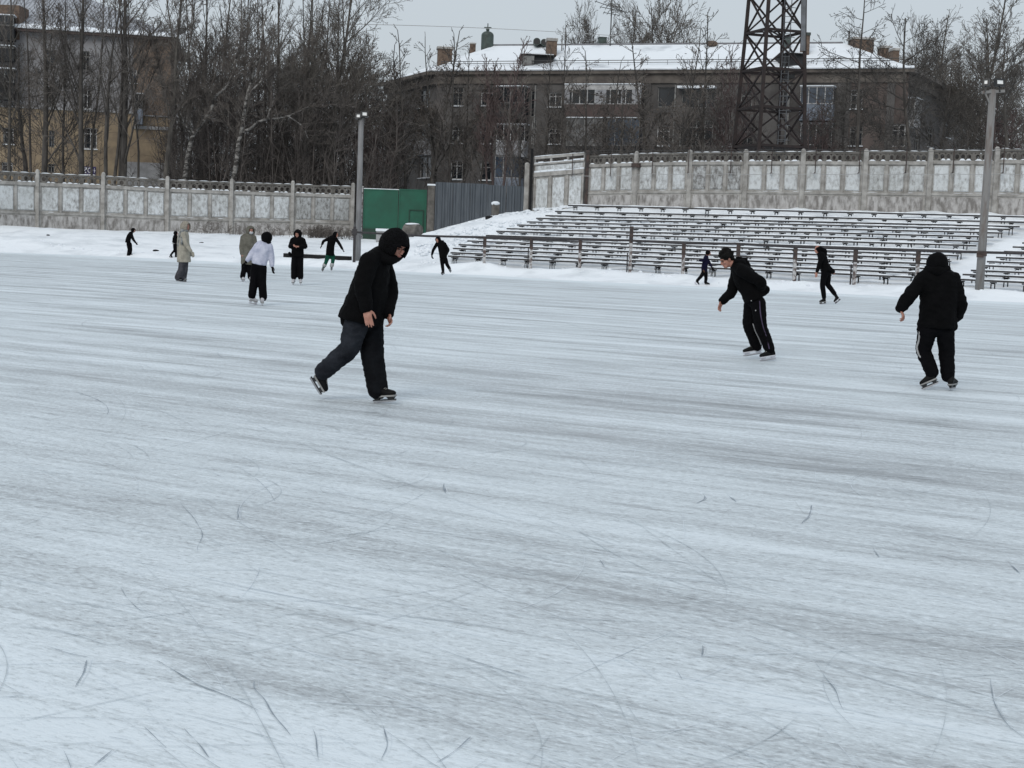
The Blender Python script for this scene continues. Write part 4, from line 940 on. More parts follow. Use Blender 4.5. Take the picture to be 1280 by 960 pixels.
g = MB(); g.tube([q(.08 + .19 * math.cos(k * math.pi / 8), .07 + .18 * math.sin(k * math.pi / 8)) for k in range(17)], .038, 5); g.build('letter', 'sign_white', r)
g = MB(); g.beam(q(.40, -.10), q(.40, .24), .03, .07); g.beam(q(.36, .13), q(.46, .03), .03, .06); g.build('letter', 'sign_white', r)
g = MB(); g.fbox(c, F.t, F.n, UP, -wS / 2 + .03, wS / 2 - .03, .003, .02, -hS / 2 + .02, -hS / 2 + .13); g.build('sign_stripe', 'sign_white', r)

# ---------------------------------------------------------------- lattice floodlight tower
dT = 92; bc = W(961, 184, dT)
root = empty('lattice_tower', V((bc.x, bc.y, 1.6)), 'dark rusty lattice steel tower rising out of the picture behind the wall', 'tower')
zl = [W(961, y, dT).z for y in (184, 136, 89, 41, -6)]; hz = (zl[3] - zl[0]) / 3; levels = [zl[0] - 2 * hz, zl[0] - hz] + [zl[0] + hz * k for k in range(9)]
levels = [z for z in levels if z > 0.5]; levels[0] = 1.0
def half(z): f = (z - zl[0]) / (zl[3] - zl[0]); return 1.62 - .29 * f if f < 1 else 1.33 - .22 * (f - 1)
ang = R(20)
def corner(k, z):
    a = ang + math.pi / 4 + k * math.pi / 2; h = half(z) * math.sqrt(2); return V((bc.x + h * math.cos(a), bc.y + h * math.sin(a), z))
for k in range(4):
    g = MB()
    for z0, z1 in zip(levels, levels[1:]): g.beam(corner(k, z0), corner(k, z1), .21)
    g.build('leg', 'tower', root)
for i, (z0, z1) in enumerate(zip(levels, levels[1:])):
    for k in range(4):
        a0, a1, b0, b1 = corner(k, z0), corner(k, z1), corner((k + 1) % 4, z0), corner((k + 1) % 4, z1)
        g = MB(); g.beam(a0, b1, .095); g.beam(b0 + V((0, .05, 0)), a1 + V((0, .05, 0)), .095); g.build('cross_brace', 'tower', root)
        g = MB(); g.beam(a1, b1, .15); g.build('horizontal_strut', 'tower', root)
    if i % 1 == 0:
        g = MB(); g.beam(corner(0, z1), corner(2, z1), .08); g.beam(corner(1, z1) + UP * .085, corner(3, z1) + UP * .085, .08); g.build('inner_strut', 'tower', root)
c0 = V((bc.x + .75, bc.y - .3, 0)); g = MB()
for q in (-.22, .22): g.beam(c0 + V((q, 0, levels[0])), c0 + V((q - .1, 0, levels[-1])), .045)
z = levels[0]
while z < levels[-1]: g.beam(c0 + V((-.22, 0, z)), c0 + V((.22, 0, z)), .03); z += .35
for z in np.arange(levels[0] + 2, levels[-1], .9): g.tube([c0 + V((.4 * math.cos(t_), -.35 + -.35 * math.sin(t_), z)) for t_ in np.linspace(0, math.pi, 6)], .02, 4, False)
g.build('ladder', 'tower_grey', root)
g = MB(); p = corner(3, zl[2]); g.beam(corner(3, zl[2] + 1.2) + V((-.12, -.1, 0)), corner(3, levels[-1]) + V((-.12, -.1, 0)), .28, .12); g.build('cable_duct', 'tower_grey', root)
g = MB(); g.box((bc.x, bc.y, zl[0] - .06), (3.2, 3.2, .08), ang); o = g.build('platform', 'tower', root); g = MB(); g.box((bc.x + .7, bc.y - .6, zl[0] + .03), (1.6, 1.6, .10), ang); g.build('snow_cap', 'snow_small', o)
# ---------------------------------------------------------------- bare trees
def ftube(mb, pts, rad, k):
    n = len(pts); o = len(mb.v); t0 = (pts[-1] - pts[0]).normalized()
    a = V((1, 0, 0)) if abs(t0.x) < .7 else V((0, 1, 0)); p1 = t0.cross(a).normalized(); p2 = t0.cross(p1)
    cs = [(p1 * math.cos(2 * math.pi * j / k) + p2 * math.sin(2 * math.pi * j / k)) for j in range(k)]
    for p, r_ in zip(pts, rad):
        for c in cs: q = p + c * r_; mb.v.append((q.x, q.y, q.z))
    for i in range(n - 1):
        for j in range(k): j2 = (j + 1) % k; mb.f.append((o + i * k + j, o + i * k + j2, o + (i + 1) * k + j2, o + (i + 1) * k + j))
def grow_tree(seed, H=16, r0=.2, n=(26, 9, 6, 3), start=.18, a1=42, up=.10, l1=.32, shape='poplar', wob=.04, twig_r=.011, seeds=0, bend=0.0, forks=0):
    rr = random.Random(seed); tr, cw, sdm = MB(), MB(), MB()
    def rv(): return V((rr.gauss(0, 1), rr.gauss(0, 1), rr.gauss(0, 1)))
    def grow(p, d, Ln, r_, lev):
        ns = (14, 6, 4, 3, 2)[min(lev, 4)]; pts = [p.copy()]; rad = [r_]; st = Ln / ns; d = d.normalized()
        for i in range(ns):
            jit = (wob * .7, .05, .07, .10, .12)[min(lev, 4)] * (1 if shape in ('poplar', 'thin') else 1.15)
            tro = (.02, up * .7, up * .6, up * .6, up * .5)[min(lev, 4)]
            d = (d + rv() * jit + UP * tro * (1 if shape != 'weep' or lev < 2 else -1.0)).normalized()
            if lev == 0 and bend: d = (d + V((bend * math.sin(i * .55), 0, 0))).normalized()
            p = p + d * st; pts.append(p.copy()); f = (i + 1) / ns; rad.append(max(twig_r, r_ * (1 - .82 * f) if lev == 0 else r_ * (1 - .7 * f)))
        ftube(tr if lev < 2 else cw, pts, rad, 7 if lev == 0 else 4 if lev == 1 else 3)
        if lev == 0:
            q = pts[0]; ftube(tr, [q - UP * .8, q + UP * .02], [r_ * 1.25, r_], 7)
        if lev >= len(n):
            if seeds and rr.random() < seeds and p.z > H * .45:
                c = pts[-1]
                for _ in range(4):
                    q = c + rv() * .10; a, b = rv() * .036, rv() * .036; sdm.add([q, q + a, q + a + b, q + b], [(0, 1, 2, 3)])
            return
        s0 = start if lev == 0 else .18
        cnt = n[lev] if lev == 0 else max(2 if Ln > .5 else 1, round(n[lev] * min(1.35, Ln / (H * (.20, .105, .055)[lev - 1]))))
        for k in range(cnt):
            f = s0 + (1 - s0) * ((k + rr.random()) / cnt) ** (.82 if lev == 0 else 1) * (.97 if lev else 1); idx = min(ns - 1, int(f * ns)); fr = f * ns - idx
            q = pts[idx].lerp(pts[idx + 1], fr); dd = (pts[idx + 1] - pts[idx]).normalized(); az = rr.random() * 6.283
            pp = dd.cross(V((math.cos(az), math.sin(az), .12))).normalized(); an = R((a1, 36, 38, 40)[lev] + rr.gauss(0, 9))
            nd = dd * math.cos(an) + pp * math.sin(an)
            if lev == 0:
                prof = {'poplar': (1 - f) ** .75 * .9 + .12, 'round': math.sin(math.pi * min(1, max(.05, (f - start) / (1 - start)) * .8 + .18)) ** .8, 'thin': (1 - f) * .8 + .12, 'weep': .35 + .65 * math.sin(math.pi * f)}[shape]
                cl = H * l1 * prof * rr.uniform(.65, 1.15)
            else: cl = Ln * (.56, .52, .5)[lev - 1] * (1.05 - .45 * f) * rr.uniform(.6, 1.2)
            rad_at = r_ * (1 - .8 * f); grow(q, nd, cl, max(twig_r, min(rad_at * .5, cl * (.012 if lev == 0 else .016) + .004)), lev + 1)
    if forks:
        for k in range(forks):
            a = k * 2.4 + 1; grow(V((0.12 * math.cos(a), .12 * math.sin(a), 0)), V((.10 * math.cos(a), .10 * math.sin(a), 1)), H * rr.uniform(.8, 1), r0 * rr.uniform(.7, 1), 0)
    else: grow(V((0, 0, 0)), V((0, 0, 1)), H, r0, 0)
    return tr, cw, sdm
PROTO = {}
def proto(name, m_tr, m_cw, **k):
    tr, cw, sdm = grow_tree(**k); d = {}
    for key, g, m in (('trunk', tr, m_tr), ('crown', cw, m_cw), ('seed_clusters', sdm, 'seed')):
        if not g.v: continue
        me = bpy.data.meshes.new(key); me.from_pydata(g.v, [], g.f); me.update(); me.materials.append(M[m]); d[key] = me
        if key == 'trunk': me.polygons.foreach_set('use_smooth', [True] * len(me.polygons))
    PROTO[name] = (d, k['H'])
proto('poplar_a', 'bark', 'twig', seed=1, H=18, r0=.21, n=(22, 7, 5, 4), start=.2, a1=27, up=.07, l1=.34)
proto('poplar_b', 'bark_grey', 'twig', seed=2, H=18, r0=.15, n=(17, 7, 5, 3), start=.28, a1=29, up=.06, l1=.34)
proto('poplar_fork', 'bark', 'twig', seed=3, H=18, r0=.15, n=(11, 7, 5, 3), start=.25, a1=25, up=.07, l1=.32, forks=2)
proto('poplar_pale', 'bark_grey', 'twig_pale', seed=4, H=18, r0=.19, n=(26, 9, 7, 4), start=.16, a1=38, up=.08, l1=.42)
proto('slim', 'bark', 'twig', seed=21, H=18, r0=.115, n=(18, 6, 5, 2), start=.3, a1=27, up=.05, l1=.20, wob=.03)
proto('slim_b', 'bark_grey', 'twig', seed=22, H=18, r0=.10, n=(16, 6, 5, 2), start=.35, a1=30, up=.05, l1=.22, wob=.05)
proto('maple', 'bark', 'twig_pale', seed=6, H=12, r0=.17, n=(20, 9, 7, 4), start=.3, a1=52, up=.06, l1=.42, shape='round')
proto('sapling', 'bark', 'twig', seed=7, H=10, r0=.075, n=(24, 7, 6), start=.15, a1=34, up=.05, l1=.34, shape='thin', seeds=.0)
proto('ash', 'bark', 'twig', seed=8, H=10, r0=.08, n=(22, 7, 6), start=.2, a1=36, up=.05, l1=.36, shape='thin', seeds=.28)
proto('lilac', 'twig_red', 'twig_red', seed=9, H=9, r0=.07, n=(16, 8, 6), start=.3, a1=26, up=.12, l1=.30, shape='poplar', forks=3)
proto('elm', 'bark', 'bark', seed=10, H=15, r0=.17, n=(26, 8, 6, 2), start=.2, a1=68, up=.035, l1=.23, shape='weep', wob=.05, bend=.02, twig_r=.014)
proto('elm_b', 'bark', 'bark', seed=11, H=14, r0=.20, n=(22, 9, 6, 3), start=.15, a1=60, up=.06, l1=.32, shape='round', wob=.06, twig_r=.013)
CNT = {}
def tree(kind, px, d, ytop, label, group, rot=None, fat=1.0, base=None, py=215, name=None):
    d_, H = PROTO[kind]; b = W(px, py, d); gz = ground_z(b.x, b.y) if base is None else base; b = V((b.x, b.y, gz - .05))
    zt = W(px, ytop, d).z; s = (zt - b.z) / H
    root = empty(name or {'p': 'poplar', 'b': 'birch', 'm': 'maple', 's': 'sapling', 'a': 'ash', 'l': 'lilac', 'e': 'elm'}[kind[0]] + '_tree', b, label, 'tree', group)
    k = 'n' + kind; CNT[k] = CNT.get(k, 0) + 1
    root.rotation_euler = (0, 0, rot if rot is not None else CNT[k] * 2.1 + px * .01); root.scale = (s * fat, s * fat, s)
    for key, me in d_.items():
        o = bpy.data.objects.new(key, me); COL.objects.link(o); o.parent = root
        if key == 'seed_clusters': o['kind'] = 'stuff'
    return root
GL = 'bare trees behind the left concrete wall'
# (kind, px, depth, top y, fatness, description)
left = [('poplar_b', 12, 100, -60, 1, 'slim bare tree at the far left edge, behind the wall'),
 ('elm_b', 30, 104, 60, 1.2, 'low spreading bare tree at the left edge before the dark balconies'),
 ('poplar_a', 57, 99, -70, 1.15, 'thick dark-trunked bare tree in front of the ochre wall, left of the sign'),
 ('sapling', 79, 101, -20, 1, 'thin straight sapling between the two dark trunks before the ochre wall'),
 ('poplar_a', 101, 98, -90, 1.0, 'tall bare tree whose dark trunk touches the left side of the purple sign'),
 ('poplar_fork', 135, 97.5, -100, 1.1, 'forked bare tree with reddish trunk near the wall post'),
 ('poplar_a', 155, 98, -85, 1.15, 'thick dark leaning tree before the pale ground floor'),
 ('poplar_b', 222, 106, -40, 1, 'bare tree just right of the ochre building corner'),
 ('poplar_a', 255, 108, -30, .9, 'tall bare tree rising between the two white birches'),
 ('poplar_b', 275, 109, -60, .9, 'tall bare tree over the first birch'),
 ('poplar_fork', 305, 107, -50, .9, 'forked tall tree just right of the second birch'),
 ('poplar_b', 322, 110, -30, .9, 'tall bare tree in the middle of the dark thicket'),
 ('poplar_a', 345, 106, -45, .85, 'tall bare tree above the fourth wall bay'),
 ('poplar_fork', 372, 104, -55, .95, 'twin-stemmed tall tree behind the fifth wall bay'),
 ('poplar_b', 388, 109, -20, .9, 'slim bare tree left of the tallest pale trunk'),
 ('poplar_pale', 411, 103, -70, .95, 'tallest pale-twigged tree left of the floodlight pole'),
 ('poplar_pale', 428, 108, -5, .9, 'pale bare tree whose crown ends the row against the sky'),
 ('poplar_b', 447, 111, 40, .9, 'lower bare tree directly behind the floodlight pole'),
 ('slim', 40, 101, -40, 1, 'slender straight trunk between the left edge trees and the thick dark trunk'),
 ('slim_b', 116, 100, -60, 1, 'slender trunk just beside the right edge of the purple sign'),
 ('slim', 148, 99, -70, 1, 'straight slim trunk right of the forked reddish tree'),
 ('slim_b', 172, 101, -50, 1, 'slender grey trunk before the brown upper wall'),
 ('slim', 240, 104, -40, 1, 'slim straight trunk behind the leaning birch'),
 ('slim_b', 285, 105, -60, 1, 'slim grey trunk left of the second birch'),
 ('slim', 298, 106, -30, 1, 'slim dark trunk rising over the second birch'),
 ('slim', 333, 104, -60, 1, 'slim straight trunk right of the long birch limb fork'),
 ('slim_b', 358, 105, -40, 1, 'slim grey trunk behind the end of the birch limb'),
 ('slim', 380, 103, -70, 1, 'slim straight trunk between twin-stemmed and pale trees'),
 ('slim', 403, 106, -30, 1, 'slim trunk close on the left of the tallest pale-twigged tree'),
 ('maple', 340, 128, 60, 1.3, 'broad bare tree deep behind the thicket'),
 ('maple', 255, 126, 55, 1.3, 'broad distant tree behind the leaning birch'),
 ('maple', 430, 124, 80, 1.2, 'broad bare tree behind the pole, deeper in the grove')]
for k, px, d, yt, f, lab in left: tree(k, px, d, yt, lab, GL, fat=f)
def custom_tree(name, label, group, d, trunk, limbs, m_tr, m_cw, seed, wf=1.0, ntw=26):
    """a tree whose stems follow given courses; fine twigs grow off them"""
    rr = random.Random(seed); b = W(trunk[0][0], trunk[0][1], d); b.z = ground_z(b.x, b.y); root = empty(name, b, label, 'tree', group); g, c = MB(), MB()
    def course(P, r0, r1, dd):
        pts = [W(x, y, d + dd * k / max(1, len(P) - 1)) for k, (x, y) in enumerate(P)]; return smooth_path(pts, 5), r0, r1
    stems = [course(trunk, .17 * wf, .05 * wf, 0)] + [course(P, r0 * wf, .03 * wf, dd) for P, r0, dd in limbs]
    low = stems[0][0][0]; g.tube([V((low.x, low.y, b.z - .6)), low], [.20 * wf, .17 * wf], 7, False)
    for P, r0, r1 in stems:
        n = len(P); ftube(g, P, [r0 + (r1 - r0) * k / (n - 1) for k in range(n)], 7)
        tot = sum((P[k + 1] - P[k]).length for k in range(n - 1))
        for _ in range(int(ntw * tot / 8)):
            f = rr.uniform(.22, 1) * (n - 1); k = min(n - 2, int(f)); q = P[k].lerp(P[k + 1], f - k); t = (P[k + 1] - P[k]).normalized()
            dr = (t + V((rr.gauss(0, .7), rr.gauss(0, .7), rr.gauss(.35, .4)))).normalized(); ln = rr.uniform(.8, 2.6)
            def br(q, dr, ln, r_, lev):
                pts = [q]; 
                for _ in range(3): dr = (dr + V((rr.gauss(0, .10), rr.gauss(0, .10), rr.gauss(.04, .08)))).normalized(); pts.append(pts[-1] + dr * ln / 3)
                ftube(c, pts, [r_, r_ * .8, r_ * .6, .010], 3)
                if lev < 3:
                    for _ in range(5 if lev < 2 else 3):
                        m_ = pts[rr.randrange(0, 3)].lerp(pts[3], rr.random() * .6); br(m_, (dr + V((rr.gauss(0, .55), rr.gauss(0, .55), rr.gauss(.1, .35)))).normalized(), ln * rr.uniform(.35, .6), max(.011, r_ * .6), lev + 1)
            br(q, dr, ln, .028, 0)
    g.build('trunk', m_tr, root, smooth=True); c.build('crown', m_cw, root)
custom_tree('birch_tree', 'leaning white birch with a bent trunk behind the third wall bay', GL, 98.5, [(231, 224), (234, 200), (238, 180), (242, 168), (254, 152), (264, 136), (268, 122), (283, 108), (291, 92), (294, 75), (301, 55), (304, 30)],
 [([(242, 168), (238, 156), (240, 144), (244, 128), (246, 110)], .08, 1.5), ([(242, 172), (234, 160), (227, 146), (222, 130)], .07, -1), ([(268, 122), (262, 112), (256, 108), (266, 95), (270, 70)], .07, 1)], 'birch', 'twig', 1)
custom_tree('birch_tree', 'white birch with a long sideways limb behind the fourth wall post', GL, 98, [(292, 224), (296, 200), (298, 180), (302, 162), (305, 142), (308, 124), (312, 108), (318, 88), (326, 60), (330, 25)],
 [([(302, 165), (312, 161), (322, 153), (334, 149), (346, 148), (360, 145), (372, 140), (384, 134), (398, 136)], .10, 1.5), ([(334, 149), (337, 138), (342, 126), (346, 108)], .06, 1), ([(308, 124), (316, 112), (330, 96), (338, 70)], .07, -1), ([(360, 145), (378, 158), (386, 176)], .045, 1)], 'birch', 'twig', 2)
custom_tree('birch_tree', 'pale trunk leaning at the right corner of the ochre building', GL, 97.5, [(207, 222), (210, 190), (214, 160), (218, 128), (219, 90), (222, 50), (226, 10), (228, -40)], [([(214, 150), (206, 120), (200, 90), (194, 50)], .07, 1), ([(219, 100), (232, 75), (240, 40), (244, 0)], .07, -1)], 'bark_grey', 'twig', 3, ntw=20)
GM = 'bare saplings before the apartment block'
mid = [('ash', 500, 104, 50, 1.3, 'seed-hung ash left of the first chimney, nearest the grove'), ('ash', 511, 106, 40, 1.2, 'slim ash with dark seed clusters above the left roof edge'), ('ash', 533, 104, 34, 1.3, 'tallest seed-hung ash beside the first brick chimney'),
 ('ash', 549, 106, 42, 1.1, 'seed-hung ash whose top hides the first brick chimney'), ('ash', 563, 105, 44, 1.1, 'seed-hung ash just right of the first brick chimney'), ('sapling', 580, 106, 62, 1.2, 'thin sapling below the small chimney'),
 ('lilac', 622, 104, 44, 1.1, 'reddish fine-twigged tree in front of the snowy roof'), ('ash', 597, 105, 80, 1.1, 'short ash before the window left of the reddish tree'), ('sapling', 650, 103, 70, 1.2, 'thin sapling before the dark loggia'),
 ('sapling', 681, 105, 60, 1.2, 'sapling below the dormer window'), ('sapling', 701, 104, 34, 1.0, 'narrow spire-like sapling right of the brick chimney'), ('ash', 735, 104, 66, 1.3, 'seed-hung ash before the white glazed balcony, left'), ('ash', 746, 106, 72, 1.1, 'short ash before the white glazed balcony, middle'),
 ('sapling', 775, 103, 95, 1.4, 'low sapling before the white glazed balcony, right'), ('ash', 822, 104, 50, 1.5, 'broad seed-hung ash on the right of the white glazed balcony'), ('ash', 842, 102, 36, 1.2, 'dark seed-hung ash standing against the middle of the snowy roof'),
 ('sapling', 876, 103, 14, 1.2, 'tallest spire-like sapling left of the lattice tower'), ('lilac', 912, 104, 54, 1.1, 'fine-twigged tree touching the left leg of the tower'), ('sapling', 860, 105, 80, 1.2, 'sapling below the snowy awning'), ('sapling', 895, 106, 84, 1.2, 'short sapling left of the tower base'),
 ('sapling', 940, 106, 110, 1.5, 'low sapling behind the lattice tower'), ('lilac', 1022, 103, 118, 1.4, 'low bushy tree before the bluish balcony'), ('elm_b', 1052, 104, 100, .8, 'low crooked tree between the tower and the slim elm'), ('sapling', 800, 106, 100, 1.5, 'low sapling before the double balcony edge'),
 ('lilac', 474, 104, 120, 1.4, 'low bush-like tree right of the left floodlight pole'),
 ('elm_b', 480, 110, 88, .9, 'crooked dark tree before the end of the block')]
for k, px, d, yt, f, lab in mid: tree(k, px, d, yt, lab, GM, fat=f)
GR = 'bare trees behind the right concrete wall'
right = [('elm', 1072, 96, -2, 1.0, 'slim crooked elm with an umbrella-like top right of the tower'), ('elm_b', 1143, 98, 22, 1.0, 'dark crooked tree before the right corner of the block'), ('elm_b', 1165, 103, 80, .8, 'lower dark tree before the receding wing'),
 ('poplar_pale', 1206, 138, -6, 1.35, 'large pale bare poplar beyond the right wing'), ('poplar_pale', 1168, 142, 12, 1.1, 'pale bare tree above the receding roof'), ('poplar_pale', 1235, 140, 25, 1.2, 'pale bare tree behind the right floodlight'),
 ('elm_b', 1268, 98, 48, 1.0, 'dark bare tree at the right edge of the picture'), ('poplar_pale', 1285, 112, 20, 1.1, 'dark tall tree cut by the right picture edge'), ('maple', 1225, 120, 95, 1.0, 'broad low tree just behind the right floodlight pole'), 
 ('lilac', 1250, 101, 118, 1.6, 'low bushy tree right of the right floodlight pole')]
for k, px, d, yt, f, lab in right: tree(k, px, d, yt, lab, GR, fat=f)
GD = 'far trees beyond the snowy roof'
for k, px, d, yt, f, lab in [('maple', 812, 165, 10, .72, 'largest rounded bare tree seen beyond the snowy roof'), ('maple', 735, 170, 36, .55, 'low rounded tree beyond the roof left of the aerial'), ('maple', 780, 172, 44, .45, 'rounded tree beyond the roof right of the aerial'), ('maple', 1145, 160, 62, .6, 'low far tree beyond the twin brick chimneys')]:
    tree(k, px, d, yt, lab, GD, fat=f, base=0.5)

# dense undergrowth behind the left wall: one mass of stems
rr = random.Random(99); mb = MB()
def stem(p, H, r_, nt_):
    lean = V((rr.gauss(0, .10), rr.gauss(0, .10), 1)); pts = [p]; 
    for i in range(3): pts.append(pts[-1] + (lean + V((rr.gauss(0, .10), rr.gauss(0, .10), 0))) * H / 3)
    ftube(mb, pts, [r_, r_ * .8, r_ * .55, .01], 3)
    for _ in range(nt_):
        f = rr.uniform(.12, .98) * 3; i = min(2, int(f)); q = pts[i].lerp(pts[i + 1], f - i); az = rr.random() * 6.28; l_ = H * rr.uniform(.06, .18)
        d = V((math.cos(az) * .75, math.sin(az) * .75, rr.uniform(.2, 1.1))).normalized(); e = q + d * l_; ftube(mb, [q, e], [.014, .009], 3)
        for _ in range(2):
            m_ = q.lerp(e, rr.uniform(.3, .9)); d2 = (d + V((rr.gauss(0, .6), rr.gauss(0, .6), rr.gauss(.1, .4)))).normalized(); ftube(mb, [m_, m_ + d2 * l_ * .5], [.010, .008], 3)
for i in range(820):
    px = rr.uniform(208, 492); d = rr.uniform(98, 124); env = 1.0 if px < 400 else 1 - (px - 400) / 92 * .45
    yt = 95 + rr.random() ** 1.3 * 110 + (1 - env) * 60; b = W(px, 230, d); b.z = ground_z(b.x, b.y) - .1
    stem(b, W(px, yt, d).z - b.z, rr.uniform(.022, .045), 22)
for i in range(95):
    px = rr.uniform(488, 1290); d = rr.uniform(99, 109); b = W(px, 230, d); b.z = ground_z(b.x, b.y) - .1
    stem(b, W(px, rr.uniform(110, 180), d).z - b.z, rr.uniform(.018, .032), 18)
for i in range(22):
    px = rr.uniform(-20, 208); d = rr.uniform(99, 109); b = W(px, 230, d); b.z = ground_z(b.x, b.y) - .1
    stem(b, W(px, rr.uniform(60, 190), d).z - b.z, rr.uniform(.018, .03), 18)
tag(mb.build('thicket', 'thicket'), label='dark leafless thicket of undergrowth behind the walls', kind='stuff')
# ---------------------------------------------------------------- people
def cloth(name, c, c2=None, rough=.9, scale=8): return mat(name, c, c2 or tuple(x * .6 for x in c), scale, rough, bump=.25, bscale=60, spec=.08)
M['black_cloth'] = cloth('black_cloth', (.0035, .0035, .004)); M['black_trousers'] = cloth('black_trousers', (.0035, .0035, .0045)); M['jeans'] = cloth('paler_jeans', (.026, .029, .036), (.008, .009, .012), scale=5)
M['jeans_dark'] = cloth('dark_jeans', (.008, .009, .011), (.004, .004, .005)); M['skin'] = mat('skin', (.40, .20, .15), (.31, .14, .10), 20, .55); M['hair'] = mat('dark_hair', (.006, .005, .004), (.003, .003, .003), 60, .8, bump=.6, bscale=90, spec=.15)
M['fur'] = mat('black_fleece', (.006, .006, .007), (.002, .002, .002), 45, .95, bump=1.0, bscale=70, spec=.08); M['white_jacket'] = cloth('white_jacket', (.56, .57, .66), (.36, .38, .48)); M['khaki'] = cloth('khaki_coat', (.15, .145, .122), (.095, .09, .075)); M['beige'] = cloth('beige_coat', (.36, .34, .285), (.25, .235, .20))
M['beige_fur'] = mat('beige_fur_trim', (.36, .33, .275), (.20, .18, .15), 30, .95, bump=1, bscale=50); M['scarf'] = cloth('grey_striped_scarf', (.28, .29, .29), (.08, .085, .085), scale=14); M['grey_jeans'] = cloth('charcoal_jeans', (.075, .075, .085), (.04, .04, .045)); M['navy'] = cloth('navy_jacket', (.007, .007, .028), (.005, .005, .014))
M['green_trousers'] = cloth('green_trousers', (.010, .075, .045), (.006, .04, .026)); M['shaded_face'] = mat('shaded_skin', (.30, .17, .12), (.2, .11, .08), 20, .6); M['mask'] = cloth('white_face_mask', (.55, .56, .57), (.4, .41, .42)); M['boot_black'] = mat('black_skate_leather', (.006, .006, .006), (.003, .003, .003), 8, .6, spec=.15)  # shaded_skin: darker copy of skin, shade mixed into its colour
M['boot_white'] = mat('white_skate_leather', (.50, .50, .52), (.34, .34, .36), 8, .5); M['boot_grey'] = mat('grey_skate', (.13, .14, .15), (.06, .065, .07), 8, .5); M['steel'] = mat('skate_steel', (.45, .46, .48), (.3, .3, .32), 5, .35, metal=.6); M['holder_white'] = mat('white_blade_holder', (.62, .63, .68), (.5, .5, .54), 5, .45)
M['holder_black'] = mat('black_blade_holder', (.02, .02, .02), (.012, .012, .012), 5, .45); M['sole'] = mat('pale_boot_sole', (.30, .30, .29), (.2, .2, .2), 5, .5); M['stripe_purple'] = cloth('purple_grey_stripe', (.095, .075, .125), (.05, .04, .065)); M['stripe_white'] = cloth('white_stripe', (.42, .42, .42), (.28, .28, .28))
M['brownpatch'] = cloth('brown_bag_patch', (.10, .055, .035)); M['eye'] = mat('eye_dark', (.03, .022, .02), (.02, .015, .012), 9, .3); M['lip'] = mat('lip', (.30, .10, .09), (.24, .08, .07), 9, .5); M['lace'] = mat('skate_laces', (.34, .33, .30), (.2, .2, .18), 9, .7)
DG = lambda: bpy.context.evaluated_depsgraph_get()
def fuse(mb, name, m, parent, vox, it=4, fold=0.0, fscale=.10, fac=.6, seed=0):
    """union of overlapping pieces into one continuous skin"""
    o = mb.build(name, m, parent, smooth=True)
    md = o.modifiers.new('r', 'REMESH'); md.mode = 'VOXEL'; md.voxel_size = vox
    if it: sm_ = o.modifiers.new('s', 'SMOOTH'); sm_.factor = fac; sm_.iterations = it
    me = bpy.data.meshes.new_from_object(o.evaluated_get(DG())); o.modifiers.clear(); old = o.data; o.data = me; bpy.data.meshes.remove(old)
    me.name = name; me.materials.clear(); me.materials.append(M[m])
    if fold:
        n = len(me.vertices); co = np.empty(n * 3, 'f'); nr = np.empty(n * 3, 'f'); me.vertices.foreach_get('co', co); me.vertex_normals.foreach_get('vector', nr); co = co.reshape(-1, 3); nr = nr.reshape(-1, 3)
        s_ = 1 / fscale
        k = np.array([(1 - abs(noise.noise(V((x * s_ * .8 + seed, y * s_ * .8, z * s_ * 1.6)))) * 2.2) * .6 + .4 * noise.noise(V((x * s_ * 2.5, y * s_ * 2.5, z * s_ * 3.5 + seed))) for x, y, z in co.tolist()])
        co += nr * (k[:, None] * fold); me.vertices.foreach_set('co', co.astype('f').ravel())
    me.polygons.foreach_set('use_smooth', [True] * len(me.polygons)); me.update(); return o
def chain(mb, pts, rad, k=14):
    P = smooth_path([V(p) for p in pts], 5); n = len(pts); rr_ = []
    for i in range(len(P)):
        f = i / 5; a = min(n - 2, int(f)); rr_.append(rad[a] + (rad[a + 1] - rad[a]) * (f - a))
    mb.tube(P, rr_, k); mb.sph(pts[0], rad[0]); mb.sph(pts[-1], rad[-1])
def head_mesh(mb, c, f, u, s=1.0):
    """c = centre of skull, f = face forward, u = up"""
    f = f.normalized(); r = f.cross(u).normalized(); u = r.cross(f); E = lambda a, b, h, x, y, z: mb.ell(c + (r * x + f * y + u * z) * s, (r * a * s, f * b * s, u * h * s))
    E(.075, .094, .088, 0, -.008, .03); E(.062, .070, .085, 0, .020, -.035); E(.044, .042, .032, 0, .050, -.085)   # skull, face, jaw
    E(.052, .026, .014, 0, .072, .022); E(.013, .021, .026, 0, .096, -.022); E(.018, .014, .011, 0, .100, -.038)   # brow, nose bridge, tip
    E(.026, .018, .010, 0, .083, -.066); E(.022, .016, .014, 0, .078, -.092)
    for q in (-1, 1): E(.020, .022, .020, .042 * q, .062, -.025); E(.012, .018, .030, .077 * q, -.008, -.008)
    return f, r, u
